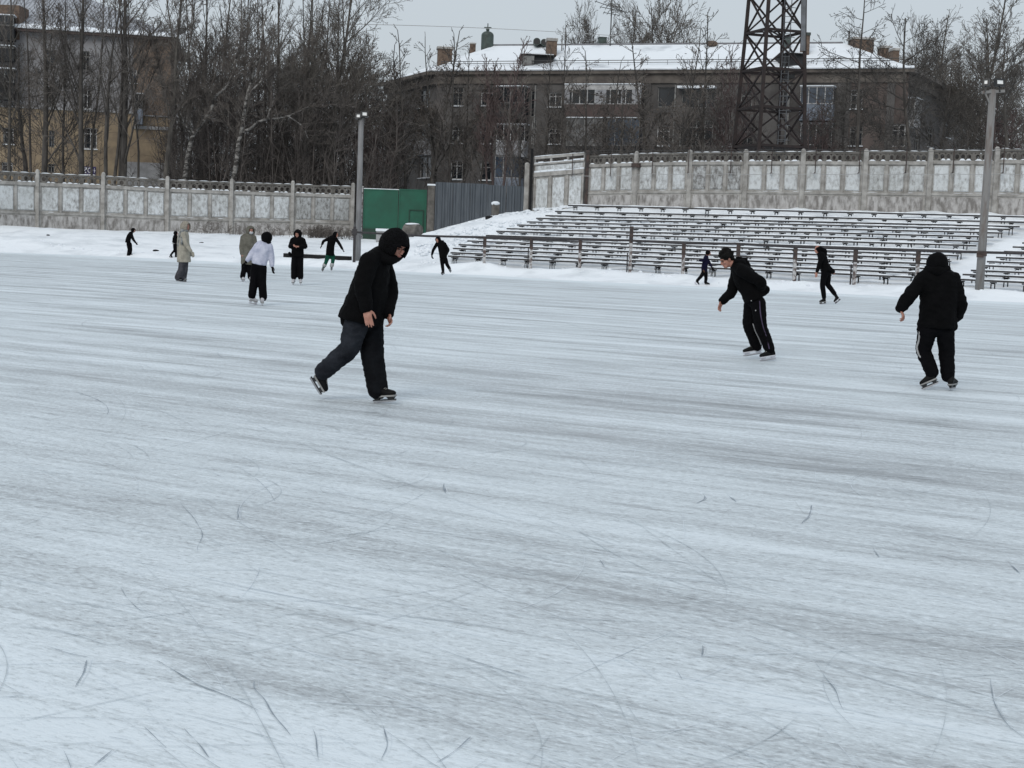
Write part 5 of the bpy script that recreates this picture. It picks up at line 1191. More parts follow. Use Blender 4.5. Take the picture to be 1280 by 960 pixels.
def hand(mb, w, d, palm_n, thumb, s=1.0, curl=.5):
    """w = wrist, d = towards the fingers, palm_n = out of the palm, thumb = side of the thumb"""
    d = d.normalized(); t = (thumb - d * thumb.dot(d)).normalized(); p = (palm_n - d * palm_n.dot(d) - t * palm_n.dot(t)).normalized()
    mb.cone(w, w + d * .03 * s, .027 * s, .026 * s); mb.ell(w + d * .058 * s, (t * .041 * s, p * .016 * s, d * .052 * s))
    for k, (off_, ln) in enumerate(((.029, .074), (.010, .083), (-.010, .077), (-.028, .060))):
        q = w + d * .092 * s + t * off_ * s; a = curl * (.5 + .12 * k); dd = d.copy(); spread = t * (off_ * 2.2); pts = [q - d * .025 * s, q]
        for j, part in enumerate((.42, .32, .26)):
            dd = (d * math.cos(a) + p * math.sin(a) + spread).normalized(); q = q + dd * ln * part * s; pts.append(q); a += curl * (.75, .6, .5)[j]
        mb.tube(pts, [.0095 * s, .0095 * s, .0085 * s, .008 * s, .0065 * s], 8); mb.sph(pts[-1], .0068 * s)
    q = w + d * .030 * s + t * .028 * s; dd = (d * .75 + t * .75 + p * .35).normalized(); a = q + dd * .035 * s; b = a + (d * .9 + t * .25 + p * .5).normalized() * .030 * s; e = b + (d + p * .6).normalized() * .022 * s
    mb.tube([q, a, b, e], [.013 * s, .011 * s, .0095 * s, .007 * s], 8); mb.sph(e, .0072 * s)
def skate(parent_root, heel, toe, ankle, up, boot='boot_black', holder='holder_black', sole='sole', s=1.0, lift=.062, laces=False, shaft=None, vox=.008):
    f = (toe - heel); ln = f.length; f.normalize(); up = (up - f * up.dot(f)).normalized(); r = f.cross(up); g = MB(); rings = []
    for q, w_, h0, h1 in ((0, .030, .0, .055), (.08, .037, -.0, .075), (.3, .036, .0, .085), (.55, .041, .0, .070), (.78, .046, .0, .052), (.93, .038, .0, .042), (1.0, .018, .008, .028)):
        rings.append((heel + f * ln * q + up * (h0 + h1) / 2 * s, r * w_ * s, up * (h1 - h0) / 2 * 1.1 * s))
    g.loft(rings); an = heel + f * ln * .2 + up * .06 * s; top = shaft or ankle
    g.cone(an, an.lerp(top, .55), .043 * s, .046 * s); g.cone(an.lerp(top, .55), top, .046 * s, .052 * s)
    b = fuse(g, 'skate_boot', boot, parent_root, vox, 2)
    g = MB(); g.fbox(heel, f, r, up, -.004 * s, ln * .98, -.030 * s, .030 * s, -.012 * s, .004 * s); g.build('boot_sole', sole, b)
    g = MB()
    for q0, q1 in ((.02, .30), (.62, .95)):
        c0, c1 = heel + f * ln * q0, heel + f * ln * q1; w0 = .026 * s; m = .25
        vs = [c0 - r * w0 - up * .012 * s, c0 + r * w0 - up * .012 * s, c1 + r * w0 - up * .012 * s, c1 - r * w0 - up * .012 * s]
        cc = (c0 + c1) / 2; lo = [cc + (v - cc) * .55 + r * 0 for v in (c0, c1)]
        vs += [lo[0] - r * .005 * s - up * lift * .72 * s, lo[0] + r * .005 * s - up * lift * .72 * s, lo[1] + r * .005 * s - up * lift * .72 * s, lo[1] - r * .005 * s - up * lift * .72 * s]
        g.add(vs, [(0, 1, 2, 3), (7, 6, 5, 4), (0, 4, 5, 1), (1, 5, 6, 2), (2, 6, 7, 3), (3, 7, 4, 0)])
    g.fbox(heel, f, r, up, -.01 * s, ln * 1.0, -.005 * s, .005 * s, -lift * .74 * s, -lift * .55 * s)
    g.build('blade_holder', holder, b)
    g = MB(); pr = [(-.03, -lift * .78), (-.035, -lift * .92), (.0, -lift), (.8, -lift), (.97, -lift * .93), (1.04, -lift * .72), (.95, -lift * .72)]
    vs = [heel + f * ln * x + up * z * s + r * y for y in (-.0022 * s - .001, .0022 * s + .001) for x, z in pr]; n = len(pr)
    g.add(vs, [tuple(range(n)), tuple(range(2 * n - 1, n - 1, -1))] + [(i, n + i, n + (i + 1) % n, (i + 1) % n) for i in range(n)]); g.build('blade', 'steel', b)
    if laces:
        g = MB()
        for k in range(5): q = heel + f * ln * (.42 + .07 * k) + up * (.083 - .008 * k) * s; g.tube([q - r * .024 * s, q + up * .006 * s, q + r * .024 * s], .0035 * s, 5)
        g.build('laces', 'lace', b)
    return b
def hood_mesh(root, c, f, u, s, m, name='hood', open_=.50, thick=.02, sx=.125, sy=.14, sz=.155, rim=None, fold=0, drop=0.0, neck=True):
    f = f.normalized(); r = f.cross(u).normalized(); u = r.cross(f); nu, nv = 28, 20; bm = bmesh.new(); grid = {}
    fo = (f - u * drop).normalized(); o0 = ORG[root.name]
    for i in range(nv + 1):
        ph = math.pi * i / nv - math.pi / 2
        for j in range(nu):
            th = 2 * math.pi * j / nu; d = (r * math.cos(th) + f * math.sin(th)) * math.cos(ph) + u * math.sin(ph)
            p = V((d.dot(r) * sx, d.dot(f) * sy, d.dot(u) * sz)) * s
            pt = c + r * p.x + f * (p.y - .02 * s) + u * (p.z - .005 * s); pt += d * .006 * s * noise.noise(pt * 22)
            grid[i, j] = (bm.verts.new(pt - o0), d)
    for i in range(nv):
        for j in range(nu):
            q = [grid[i, j], grid[i, (j + 1) % nu], grid[i + 1, (j + 1) % nu], grid[i + 1, j]]; dm = sum((x[1] for x in q), V()) / 4
            dmn = dm.normalized(); cy = dmn.dot(fo)
            if cy > open_ and abs(dmn.dot(r)) < .62: continue
            try: bm.faces.new([x[0] for x in q])
            except ValueError: pass
    bmesh.ops.remove_doubles(bm, verts=bm.verts, dist=1e-5); bmesh.ops.solidify(bm, geom=bm.faces[:], thickness=-thick * s if False else thick * s)
    for v in [v for v in bm.verts if not v.link_faces]: bm.verts.remove(v)
    me = bpy.data.meshes.new(name); bm.to_mesh(me); bm.free(); me.materials.append(M[m]); me.polygons.foreach_set('use_smooth', [True] * len(me.polygons))
    o = bpy.data.objects.new(name, me); COL.objects.link(o); o.parent = root; ORG[o.name] = V(o0); return o
def person(S):
    """S: org (ox, oy, scale) of the sketch frame, foot = contact sketch point; joints as (x, y, depth offset)"""
    ox, oy, sc_ = S['org']; fx, fy = S['foot']; base = Gz(ox + fx / sc_, oy + fy / sc_); d0 = base.y
    def J(q): x, y = q[:2]; dd = q[2] if len(q) > 2 else 0; return W(ox + x / sc_, oy + y / sc_, d0 + dd)
    root = empty('person', V((base.x, base.y, 0)), S['label'], 'person', None); near = S.get('near', False); vx = .010 if near else .018; k = S.get('k', 1.0)
    j = {n: J(v) for n, v in S['j'].items()}
    # clamp feet to the ice
    sl, sr = j['shl'], j['shr']; lat = (sr - sl); lat = lat.normalized(); spine = S['spine']            # list of (x, y, dd, halfwidth, halfdepth)
    fwd = V(S['fwd']).normalized(); hf = V(S.get('hf', S['fwd'])).normalized(); hu = (UP * 1.0 + hf * S.get('nod', 0.0)).normalized() if not S.get('hu') else V(S['hu']).normalized()
    hc = j['head']; jac = S['jacket']; tr_ = S['trousers']
    # body: one continuous figure under the clothes
    b = MB(); hs = S.get('hs', 1.0) * k
    head_mesh(b, hc, hf, hu, hs); neck = J(spine[0]); chest = J(spine[1]) if len(spine) > 1 else neck
    b.cone(hc - hu * .06 * hs, neck.lerp(chest, .25), .052 * k, .058 * k)
    latx = lat
    kb = max(2, int(len(spine) * .72))
    for a_, b_ in zip(spine[:kb - 1], spine[1:kb]):
        A_, B_ = J(a_), J(b_); b.cone(A_, B_, min(.10, .68 * min(a_[3], a_[4])), min(.10, .68 * min(b_[3], b_[4])))
    for sd_ in ('l', 'r'):
        b.cone(neck.lerp(chest, .4), j['sh' + sd_], .06 * k, .045 * k); b.cone(j['sh' + sd_], j['el' + sd_], .042 * k, .034 * k); b.cone(j['el' + sd_], j['wr' + sd_], .034 * k, .024 * k)
        pel = J(spine[-1] if not S.get('pelvis') else S['pelvis']); b.cone(J(spine[kb - 1]), pel, .07 * k, .06 * k); b.cone(pel, j['hip' + sd_], .06 * k, .06 * k); b.cone(j['hip' + sd_], j['kn' + sd_], .068 * k, .046 * k); b.cone(j['kn' + sd_], j['an' + sd_], .046 * k, .034 * k)
        h = S.get('hand' + sd_, {}); d = (j['ha' + sd_] - j['wr' + sd_]).normalized(); 
        if not h.get('glove'): hand(b, j['wr' + sd_], d, V(h.get('palm', (0, 0, -1) if abs(d.z) < .8 else fwd)), V(h.get('thumb', fwd)), k * h.get('s', 1.0), h.get('curl', .5))
        else:
            b.cone(j['wr' + sd_], j['wr' + sd_] + d * .04, .02, .02); g = MB(); hand(g, j['wr' + sd_], d, V(h.get('palm', fwd)), V(h.get('thumb', fwd)), k * 1.18, .6); fuse(g, 'glove', h['glove'], root, .009, 1)
    body = fuse(b, 'body', 'skin', root, .0055 if near else .010, 1, fac=.4)
    # jacket
    g = MB(); rings = []
    for q in spine:
        c = J(q); rings.append((c, q[3], q[4]))
    ax = [(rings[min(i + 1, len(rings) - 1)][0] - rings[max(i - 1, 0)][0]).normalized() for i in range(len(rings))]; rg = []
    for (c, hw, hd), t in zip(rings, ax):
        l_ = (lat - t * lat.dot(t)).normalized(); dpt = t.cross(l_).normalized(); rg.append((c, l_ * hw, dpt * hd))
    g.loft(rg)
    ar = S.get('arm_r', (.078, .066, .052))
    for sd_ in ('l', 'r'):
        s_, e_, w_ = j['sh' + sd_], j['el' + sd_], j['wr' + sd_]; chain(g, [s_.lerp(e_, -.02), s_.lerp(e_, .5), e_, e_.lerp(w_, .5), w_.lerp(e_, .06)], [ar[0] * k, (ar[0] + ar[1]) / 2 * k, ar[1] * k, (ar[1] + ar[2]) / 2 * k, ar[2] * k])
        g.cone(rings[1][0].lerp(rings[0][0], .45), s_, ar[0] * 1.05 * k, ar[0] * k)
    for e in S.get('extra', []): a_, b_, ra, rb = e; g.cone(J(a_), J(b_), ra, rb)
    fuse(g, 'jacket' if not S.get('coat') else 'coat', jac, root, vx, 5 if near else 3, fold=S.get('fold', .010 if near else .006), fscale=.13, seed=fx)
    # trousers
    g = MB(); lr = S.get('leg_r', (.105, .085, .078)); pel = J(S.get('pelvis') or spine[-1])
    for sd_ in ('l', 'r'):
        h_, kn, an = j['hip' + sd_], j['kn' + sd_], j['an' + sd_]; q = lr if not isinstance(lr, dict) else lr[sd_]; chain(g, [h_, h_.lerp(kn, .5), kn, kn.lerp(an, .5), an], [q[0] * k, (q[0] * .55 + q[1] * .45) * k, q[1] * k, (q[1] + q[2]) / 2 * k, q[2] * k]); g.cone(pel, h_, q[0] * k, q[0] * k); g.cone(J(spine[-2]), pel, .09 * k, .10 * k)
    fuse(g, 'trousers', tr_, root, vx, 3, fold=.010 if near else .006, fscale=.09, seed=fy)
    for sd_ in ('l', 'r'):
        kk = S['skate' + sd_]; skate(root, j['he' + sd_], j['to' + sd_], j['an' + sd_], V(kk.get('up', (0, 0, 1))), kk.get('boot', 'boot_black'), kk.get('holder', 'holder_black'), kk.get('sole', 'sole'), kk.get('s', 1.0) * (1 if near else 1.1), laces=near, vox=.008 if near else .014)
    # drop the figure so its lowest blade touches the ice
    dg = DG(); lowest = 9
    for c in root.children_recursive:
        if c.name.startswith('blade') and not c.name.startswith('blade_holder'): lowest = min(lowest, min(v.co.z for v in c.data.vertices) + ORG[c.name].z)
    for c in root.children_recursive:
        c.data.transform(Matrix.Translation((0, 0, -lowest + .001)))
    return root, j, J, -lowest
def ridge(root, J, pts, r, m, name, shift, dz): 
    g = MB(); P = smooth_path([J(p) for p in pts], 4); g.tube(P, r, 6); o = g.build(name, m, root, smooth=True); o.data.transform(Matrix.Translation((0, 0, dz))); return o
def hood(root, hc, hf, hu, dz, s, m, **k):
    o = hood_mesh(root, hc, V(hf).normalized(), V(hu).normalized(), s, m, **k); o.data.transform(Matrix.Translation((0, 0, dz))); return o
def eyes(root, hc, hf, hu, dz, s=1.0):
    f = V(hf).normalized(); r = f.cross(V(hu)).normalized(); u = r.cross(f)
    for q in (-1, 1):
        g = MB(); c = hc + (r * .030 * q + f * .080 - u * .002) * s; g.ell(c, (r * .013 * s, f * .009 * s, u * .007 * s), 10, 6); o = g.build('eye', 'eye', root, smooth=True); o.data.transform(Matrix.Translation((0, 0, dz)))
        g = MB(); g.tube([hc + (r * (.016 * q) + f * .097 + u * .017) * s, hc + (r * .034 * q + f * .092 + u * .021) * s, hc + (r * .050 * q + f * .076 + u * .014) * s], .0042 * s, 6); o = g.build('eyebrow', 'hair', root); o.data.transform(Matrix.Translation((0, 0, dz)))
    g = MB(); g.ell(hc + (f * .093 - u * .066) * s, (r * .023 * s, f * .010 * s, u * .0065 * s), 10, 6); o = g.build('lips', 'lip', root, smooth=True); o.data.transform(Matrix.Translation((0, 0, dz)))
def blob(root, J, parts, m, name, vox, dz, it=2, fold=.0):
    g = MB()
    for a, b, ra, rb in parts: g.cone(J(a), J(b), ra, rb)
    o = fuse(g, name, m, root, vox, it, fold=fold, fscale=.05); o.data.transform(Matrix.Translation((0, 0, dz))); return o
def prep(S):
    ox, oy, sc_ = S['org']; fx, fy = S['foot']; return Gz(ox + fx / sc_, oy + fy / sc_).y

# --- main skater, bent forward, striding to the right
S = dict(org=(370, 270, 3.8375), foot=(410, 900), near=True, label='hooded skater in a long black jacket and jeans striding right in the foreground', fwd=(.85, -.5, -.1), hf=(.80, -.68, -.42), hu=(.36, -.2, .9),
 jacket='black_cloth', trousers='jeans_dark', k=1.0, hs=1.02,
 spine=[(415, 178, 0, .075, .07), (392, 212, 0, .17, .115), (372, 270, 0, .215, .15), (355, 340, 0, .225, .17), (338, 410, 0, .225, .185), (318, 470, 0, .235, .20), (308, 512, 0, .245, .215)],
 pelvis=(318, 500, .0),
 j=dict(head=(478, 150, -.02), shl=(412, 222, .20), shr=(350, 225, -.19), ell=(452, 360, .16), elr=(318, 345, -.28), wrl=(440, 478, .02), wrr=(338, 450, -.30), hal=(456, 520, -.03), har=(346, 500, -.33),
        hipl=(355, 520, .11), hipr=(292, 520, -.08), knl=(368, 690, .08), knr=(252, 645, -.05), anl=(392, 838, .05), anr=(132, 752, .08), hel=(372, 872, .05), tol=(478, 866, -.06), her=(92, 772, .10), tor=(140, 852, .12)),
 handl=dict(palm=(-.6, .2, -.3), thumb=(.5, -.8, 0), curl=.8), handr=dict(palm=(-.2, 1, 0), thumb=(1, -.2, 0), curl=.25, s=1.05),
 arm_r=(.088, .078, .062), leg_r=dict(l=(.125, .108, .098), r=(.115, .092, .080)), skatel=dict(holder='holder_black'), skater=dict(up=(.75, -.05, .62), holder='holder_black'), extra=[((255, 470, -.05), (245, 512, -.05), .07, .065), ((385, 470, .05), (392, 512, .05), .07, .06)])
S['leg_r'] = dict(l=(.125, .108, .098), r=(.100, .078, .068))
root, j, J, dz = person(S)
hood(root, j['head'], (.80, -.68, -.42), (.36, -.2, .9), dz, 1.06, 'fur', open_=.70, drop=.42, thick=.026, sx=.128, sy=.150, sz=.158)
eyes(root, j['head'], (.80, -.68, -.42), (.36, -.2, .9), dz, 1.02)
blob(root, J, [((440, 190, .08), (484, 208, -.03), .045, .04), ((484, 208, -.03), (452, 222, -.12), .04, .045), ((452, 222, -.12), (400, 205, -.10), .045, .06), ((400, 205, -.10), (405, 190, .10), .06, .055)], 'black_cloth', 'collar', .012, dz, fold=.004)
g = MB(); chain(g, [j['hipr'], j['hipr'].lerp(j['knr'], .5), j['knr'], j['knr'].lerp(j['anr'], .5), j['anr'].lerp(j['knr'], .0)], [.118, .108, .096, .088, .084]); o = fuse(g, 'paler_trouser_leg', 'jeans', root, .010, 3, fold=.011, fscale=.08); o.data.transform(Matrix.Translation((0, 0, dz))); o['label'] = 'paler jeans leg trailing behind'  # trailing leg overlaid in a paler jeans tone than the front leg

# --- skater bent forward, facing left, dark hair
S = dict(org=(880, 300, 6), foot=(480, 905), near=True, label='bent black-clad skater with dark hair and striped trousers facing left', fwd=(-1, .05, -.1), hf=(-.86, -.22, -.48), hu=(-.45, -.05, .9), k=1.0, hs=.98,
 jacket='black_cloth', trousers='black_trousers',
 spine=[(222, 178, 0, .07, .07), (262, 215, 0, .15, .12), (300, 275, 0, .19, .165), (335, 335, 0, .20, .175), (365, 395, 0, .20, .165), (385, 445, 0, .20, .165)], pelvis=(385, 465, 0),
 j=dict(head=(170, 148, 0), shl=(285, 235, -.19), shr=(245, 250, .17), ell=(425, 320, -.27), elr=(205, 398, .16), wrl=(430, 392, -.02), wrr=(138, 462, .12), hal=(405, 400, .0), har=(118, 505, .10),
        hipl=(405, 480, -.10), hipr=(355, 480, .10), knl=(425, 640, -.12), knr=(338, 640, .10), anl=(492, 826, -.10), anr=(392, 800, .14), hel=(532, 866, -.10), tol=(418, 884, -.15), her=(428, 826, .15), tor=(292, 848, .10)),
 handl=dict(palm=(1, 0, 0), thumb=(0, 0, 1)), handr=dict(palm=(.3, -.5, -.6), thumb=(-.6, -.6, .3), curl=.4), arm_r=(.085, .075, .062), leg_r=dict(l=(.108, .085, .074), r=(.105, .09, .078)),
 skatel=dict(holder='holder_white', sole='holder_white'), skater=dict(holder='holder_white', sole='holder_white'), extra=[((430, 365, -.05), (462, 378, -.08), .07, .06)])
root, j, J, dz = person(S)
eyes(root, j['head'], (-.86, -.22, -.48), (-.45, -.05, .9), dz, .98)
g = MB(); hf, hu = V((-.86, -.22, -.48)).normalized(), V((-.45, -.05, .9)); rx = hf.cross(hu).normalized(); hu = rx.cross(hf); c = j['head']; rr = random.Random(4)
g.ell(c + hu * .045 - hf * .022, (rx * .095, hf * .105, hu * .085))
for _ in range(60):
    th, ph = rr.uniform(0, 6.28), rr.uniform(-.1, 1.5); d = (rx * math.cos(th) + hf * math.sin(th)) * math.cos(ph) + hu * math.sin(ph)
    if d.dot(hf) > .8: d = (d + hu * .5).normalized()
    g.sph(c + hu * .038 - hf * .022 + V((d.x, d.y, d.z)) * .102, rr.uniform(.018, .030))
g.ell(c - hf * .07 - hu * .02, (rx * .07, hf * .04, hu * .06)); o = fuse(g, 'hair', 'hair', root, .008, 1, fold=.004, fscale=.02); o.data.transform(Matrix.Translation((0, 0, dz)))
blob(root, J, [((255, 150, .06), (300, 165, .02), .045, .05), ((300, 165, .02), (285, 175, -.08), .05, .05), ((285, 175, -.08), (245, 165, -.08), .05, .04), ((300, 165, 0), (325, 200, 0), .06, .05)], 'black_cloth', 'folded_hood', .012, dz, fold=.006)
ridge(root, J, [(417, 462, -.215), (424, 560, -.212), (442, 650, -.205), (470, 740, -.180), (490, 822, -.178)], .009, 'stripe_purple', 'side_stripe', 0, dz)
ridge(root, J, [(367, 632, -.0), (385, 690, .03), (410, 740, .05), (428, 790, .065)], .008, 'stripe_white', 'side_stripe', 0, dz)
for x, y in ((355, 460), (387, 533)):
    g = MB(); g.sph(J((x, y, -.17 if y < 500 else -.21)), .009); o = g.build('pale_emblem', 'stripe_white', root); o.data.transform(Matrix.Translation((0, 0, dz)))

# --- skater seen from behind on the right
S = dict(org=(1100, 300, 4.8), foot=(440, 905), near=True, label='hooded skater in a puffy black jacket seen from behind on the right', fwd=(.15, 1, 0), hf=(.1, 1, -.15), hu=(0, .1, 1), k=1.0, hs=.95,
 jacket='black_cloth', trousers='black_trousers',
 spine=[(340, 160, 0, .08, .08), (342, 188, 0, .19, .14), (350, 240, 0, .222, .165), (355, 310, 0, .222, .175), (350, 390, 0, .212, .175), (345, 460, 0, .212, .175), (343, 512, 0, .212, .17)], pelvis=(340, 510, 0),
 j=dict(head=(342, 128, .02), shl=(262, 218, 0), shr=(435, 222, 0), ell=(178, 318, -.05), elr=(482, 370, .02), wrl=(122, 398, -.05), wrr=(460, 455, .18), hal=(142, 440, -.08), har=(440, 480, .26),
        hipl=(285, 520, 0), hipr=(392, 520, 0), knl=(262, 650, .08), knr=(400, 660, .05), anl=(312, 778, 0), anr=(408, 800, 0), hel=(338, 818, -.05), tol=(243, 858, .03), her=(420, 852, -.09), tor=(454, 846, .13)),
 handl=dict(palm=(.5, .5, -.5), thumb=(.3, .9, .2), curl=.8), arm_r=(.092, .080, .064), leg_r=dict(l=(.112, .088, .078), r=(.105, .092, .078)), fold=.016,
 skatel=dict(up=(.30, 0, .95), holder='holder_black'), skater=dict(up=(-.1, .0, 1), holder='holder_black'), extra=[((262, 480, 0), (256, 512, 0), .07, .07), ((425, 470, 0), (428, 508, 0), .08, .07)])
root, j, J, dz = person(S)
hood(root, j['head'], (.1, 1, -.15), (0, .1, 1), dz, 1.03, 'black_cloth', open_=.6, thick=.02, sx=.125, sy=.135, sz=.135)
blob(root, J, [((290, 160, -.02), (350, 172, -.12), .05, .06), ((350, 172, -.12), (400, 160, -.03), .06, .05)], 'black_cloth', 'hood_collar', .012, dz, fold=.006)
ridge(root, J, [(240, 530, -.03), (233, 590, -.01), (222, 630, .02), (232, 670, .03), (246, 690, .02)], .012, 'stripe_white', 'side_stripe', 0, dz)
ridge(root, J, [(434, 560, -.03), (432, 600, -.03), (436, 630, -.01)], .008, 'stripe_white', 'side_stripe', 0, dz)

# --- skater walking left by the rail
S = dict(org=(1000, 295, 10.1), foot=(290, 862), label='black-clad skater gliding left with one foot trailing, in front of the benches', fwd=(-1, -.1, -.1), hf=(-1, -.3, -.2), hu=(-.2, 0, 1), k=1.0,
 jacket='black_cloth', trousers='black_trousers', spine=[(240, 195, 0, .07, .07), (262, 225, 0, .14, .12), (285, 280, 0, .165, .14), (300, 340, 0, .16, .14), (318, 400, 0, .165, .145), (330, 450, 0, .165, .15)], pelvis=(330, 465, 0),
 j=dict(head=(225, 168, 0), shl=(280, 240, -.15), shr=(265, 245, .15), ell=(240, 370, -.22), elr=(330, 350, .2), wrl=(215, 450, -.24), wrr=(400, 430, .12), hal=(208, 490, -.25), har=(425, 460, .1),
        hipl=(310, 470, -.07), hipr=(350, 470, .08), knl=(285, 620, -.06), knr=(352, 610, .08), anl=(303, 770, -.05), anr=(435, 725, .1), hel=(325, 825, -.05), tol=(245, 833, -.08), her=(496, 782, .1), tor=(432, 836, .08)),
 skatel={}, skater=dict(up=(-.6, 0, .8), sole='holder_white'), leg_r=(.105, .082, .068), extra=[((350, 400, .02), (415, 445, .03), .09, .07)])
root, j, J, dz = person(S); hood(root, j['head'], (-1, -.3, -.2), (-.2, 0, 1), dz, .9, 'black_cloth', name='cap_and_hair', open_=.74, drop=.55, thick=.02, sx=.11, sy=.125, sz=.125)
blob(root, J, [((250, 150, 0), (310, 190, 0), .06, .08), ((310, 190, 0), (320, 230, 0), .08, .06)], 'black_cloth', 'folded_hood', .015, dz)

# --- child in navy
S = dict(org=(860, 300, 14.77), foot=(355, 855), label='child in a navy jacket and dark cap skating right by the railing', fwd=(1, -.1, 0), hf=(1, -.25, -.1), hu=(.1, 0, 1), k=.84, hs=1.05,
 jacket='navy', trousers='black_trousers', spine=[(345, 285, 0, .06, .06), (335, 320, 0, .12, .10), (325, 390, 0, .135, .12), (310, 460, 0, .14, .12), (302, 530, 0, .14, .125), (302, 590, 0, .13, .12)], pelvis=(305, 590, 0),
 j=dict(head=(378, 238, 0), shl=(345, 345, .12), shr=(325, 345, -.12), ell=(400, 430, .12), elr=(270, 380, -.2), wrl=(432, 490, .1), wrr=(215, 382, -.25), hal=(450, 530, .1), har=(180, 385, -.26),
        hipl=(325, 600, .05), hipr=(290, 600, -.05), knl=(332, 700, .05), knr=(235, 680, -.05), anl=(325, 780, .05), anr=(170, 750, -.03), hel=(305, 815, .05), tol=(405, 820, .02), her=(140, 770, -.03), tor=(200, 832, -.03)),
 handr=dict(glove='black_cloth'), handl=dict(glove='black_cloth'), leg_r=(.11, .085, .075), skatel=dict(holder='holder_white'), skater=dict(up=(.7, 0, .7), holder='holder_white', sole='holder_white'))
root, j, J, dz = person(S); hood(root, j['head'], (1, -.25, -.1), (.1, 0, 1), dz, .9, 'black_cloth', name='cap', open_=.6, drop=.6, sx=.11, sy=.12, sz=.12)
blob(root, J, [((285, 560, -.14), (300, 590, -.14), .03, .03)], 'brownpatch', 'jacket_patch', .012, dz)

# --- dark hooded skater at left end of stands
S = dict(org=(525, 285, 14.77), foot=(430, 872), label='hooded dark skater leaning left beside the snowy end of the benches', fwd=(-.6, -.8, -.1), hf=(-.5, -.85, -.3), hu=(-.2, -.1, 1), k=.95, hs=1.05,
 jacket='black_cloth', trousers='black_trousers', spine=[(350, 265, 0, .07, .07), (378, 290, 0, .17, .12), (400, 350, 0, .19, .15), (415, 430, 0, .19, .15), (425, 500, 0, .18, .15), (430, 580, 0, .165, .15)], pelvis=(430, 600, 0),
 j=dict(head=(328, 240, -.02), shl=(455, 320, -.1), shr=(310, 320, .1), ell=(520, 430, -.1), elr=(245, 430, .05), wrl=(480, 530, -.2), wrr=(218, 520, 0), hal=(455, 560, -.22), har=(225, 585, 0),
        hipl=(465, 600, -.05), hipr=(405, 600, .05), knl=(500, 700, 0), knr=(412, 710, -.02), anl=(545, 775, .1), anr=(425, 820, 0), hel=(540, 800, .12), tol=(570, 830, .06), her=(445, 842, 0), tor=(395, 872, -.10)),
 handr=dict(glove='black_cloth'), handl=dict(glove='black_cloth'), leg_r=(.105, .08, .068), skatel=dict(boot='boot_grey', up=(-.4, 0, .9)), skater=dict(boot='boot_black'))
root, j, J, dz = person(S); hood(root, j['head'], (-.5, -.85, -.3), (-.2, -.1, 1), dz, 1.0, 'black_cloth', open_=.72, drop=.1, sx=.12, sy=.13, sz=.135)

# --- green trousers
S = dict(org=(390, 280, 14.77), foot=(358, 885), label='dark-jacketed skater in green trousers with arms spread wide', fwd=(.5, -.8, 0), hf=(.9, -.3, -.2), hu=(.1, 0, 1), k=.92, hs=1.0,
 jacket='black_cloth', trousers='green_trousers', spine=[(415, 240, 0, .07, .07), (390, 270, 0, .16, .12), (365, 330, 0, .17, .14), (345, 410, 0, .165, .14), (335, 500, 0, .17, .15), (332, 600, 0, .18, .16)], pelvis=(335, 600, 0),
 j=dict(head=(440, 212, 0), shl=(445, 295, .06), shr=(335, 275, -.06), ell=(515, 400, .05), elr=(215, 335, -.08), wrl=(560, 480, .02), wrr=(185, 395, -.12), hal=(580, 520, 0), har=(168, 435, -.14),
        hipl=(385, 610, .05), hipr=(295, 610, -.05), knl=(385, 700, .0), knr=(258, 720, -.05), anl=(362, 800, 0), anr=(218, 810, 0), hel=(362, 850, .06), tol=(358, 868, -.14), her=(212, 848, .08), tor=(188, 872, -.10)),
 handr=dict(glove='black_cloth'), handl=dict(glove='black_cloth'), leg_r=(.11, .085, .065), skatel=dict(boot='boot_grey', holder='holder_white'), skater=dict(boot='boot_grey'))
root, j, J, dz = person(S); hood(root, j['head'], (.9, -.3, -.2), (.1, 0, 1), dz, .92, 'black_cloth', open_=.68, sx=.115, sy=.125, sz=.13)
for sd_, pts in (('l', [(395, 735, -.08), (345, 735, -.08)]), ('r', [(270, 765, -.12), (210, 765, -.08)])):
    g = MB(); g.cone(J((370 if sd_ == 'l' else 236, 765, 0 if sd_ == 'l' else -.02)), J((365 if sd_ == 'l' else 228, 785, 0)), .088, .086); o = g.build('pale_cuff', 'stripe_white', root, smooth=True); o.data.transform(Matrix.Translation((0, 0, dz)))

# --- standing dark hooded person with folded hands
S = dict(org=(280, 270, 8), foot=(725, 688), label='dark hooded skater in white skates standing with hands held together', fwd=(-.1, -1, 0), hf=(-.2, -1, -.25), hu=(0, -.1, 1), k=.98, hs=1.0,
 jacket='black_cloth', trousers='black_trousers', spine=[(737, 215, 0, .07, .07), (738, 235, 0, .17, .11), (738, 280, 0, .185, .14), (737, 330, 0, .18, .14), (735, 380, 0, .19, .145), (735, 420, 0, .19, .15)], pelvis=(735, 415, 0),
 j=dict(head=(736, 192, -.02), shl=(790, 255, 0), shr=(685, 255, 0), ell=(815, 320, -.03), elr=(662, 318, -.03), wrl=(755, 322, -.22), wrr=(690, 298, -.22), hal=(722, 312, -.24), har=(712, 312, -.24),
        hipl=(762, 425, 0), hipr=(708, 425, 0), knl=(764, 525, -.02), knr=(698, 525, -.02), anl=(765, 622, 0), anr=(698, 622, 0), hel=(762, 664, .08), tol=(768, 678, -.16), her=(702, 664, .08), tor=(686, 678, -.16)),
 leg_r=(.105, .09, .092), skatel=dict(boot='boot_white', holder='holder_white', s=1.1), skater=dict(boot='boot_white', holder='holder_white', s=1.1))
root, j, J, dz = person(S); hood(root, j['head'], (-.2, -1, -.25), (0, -.1, 1), dz, 1.0, 'black_cloth', open_=.72, drop=.25, sx=.125, sy=.135, sz=.145)
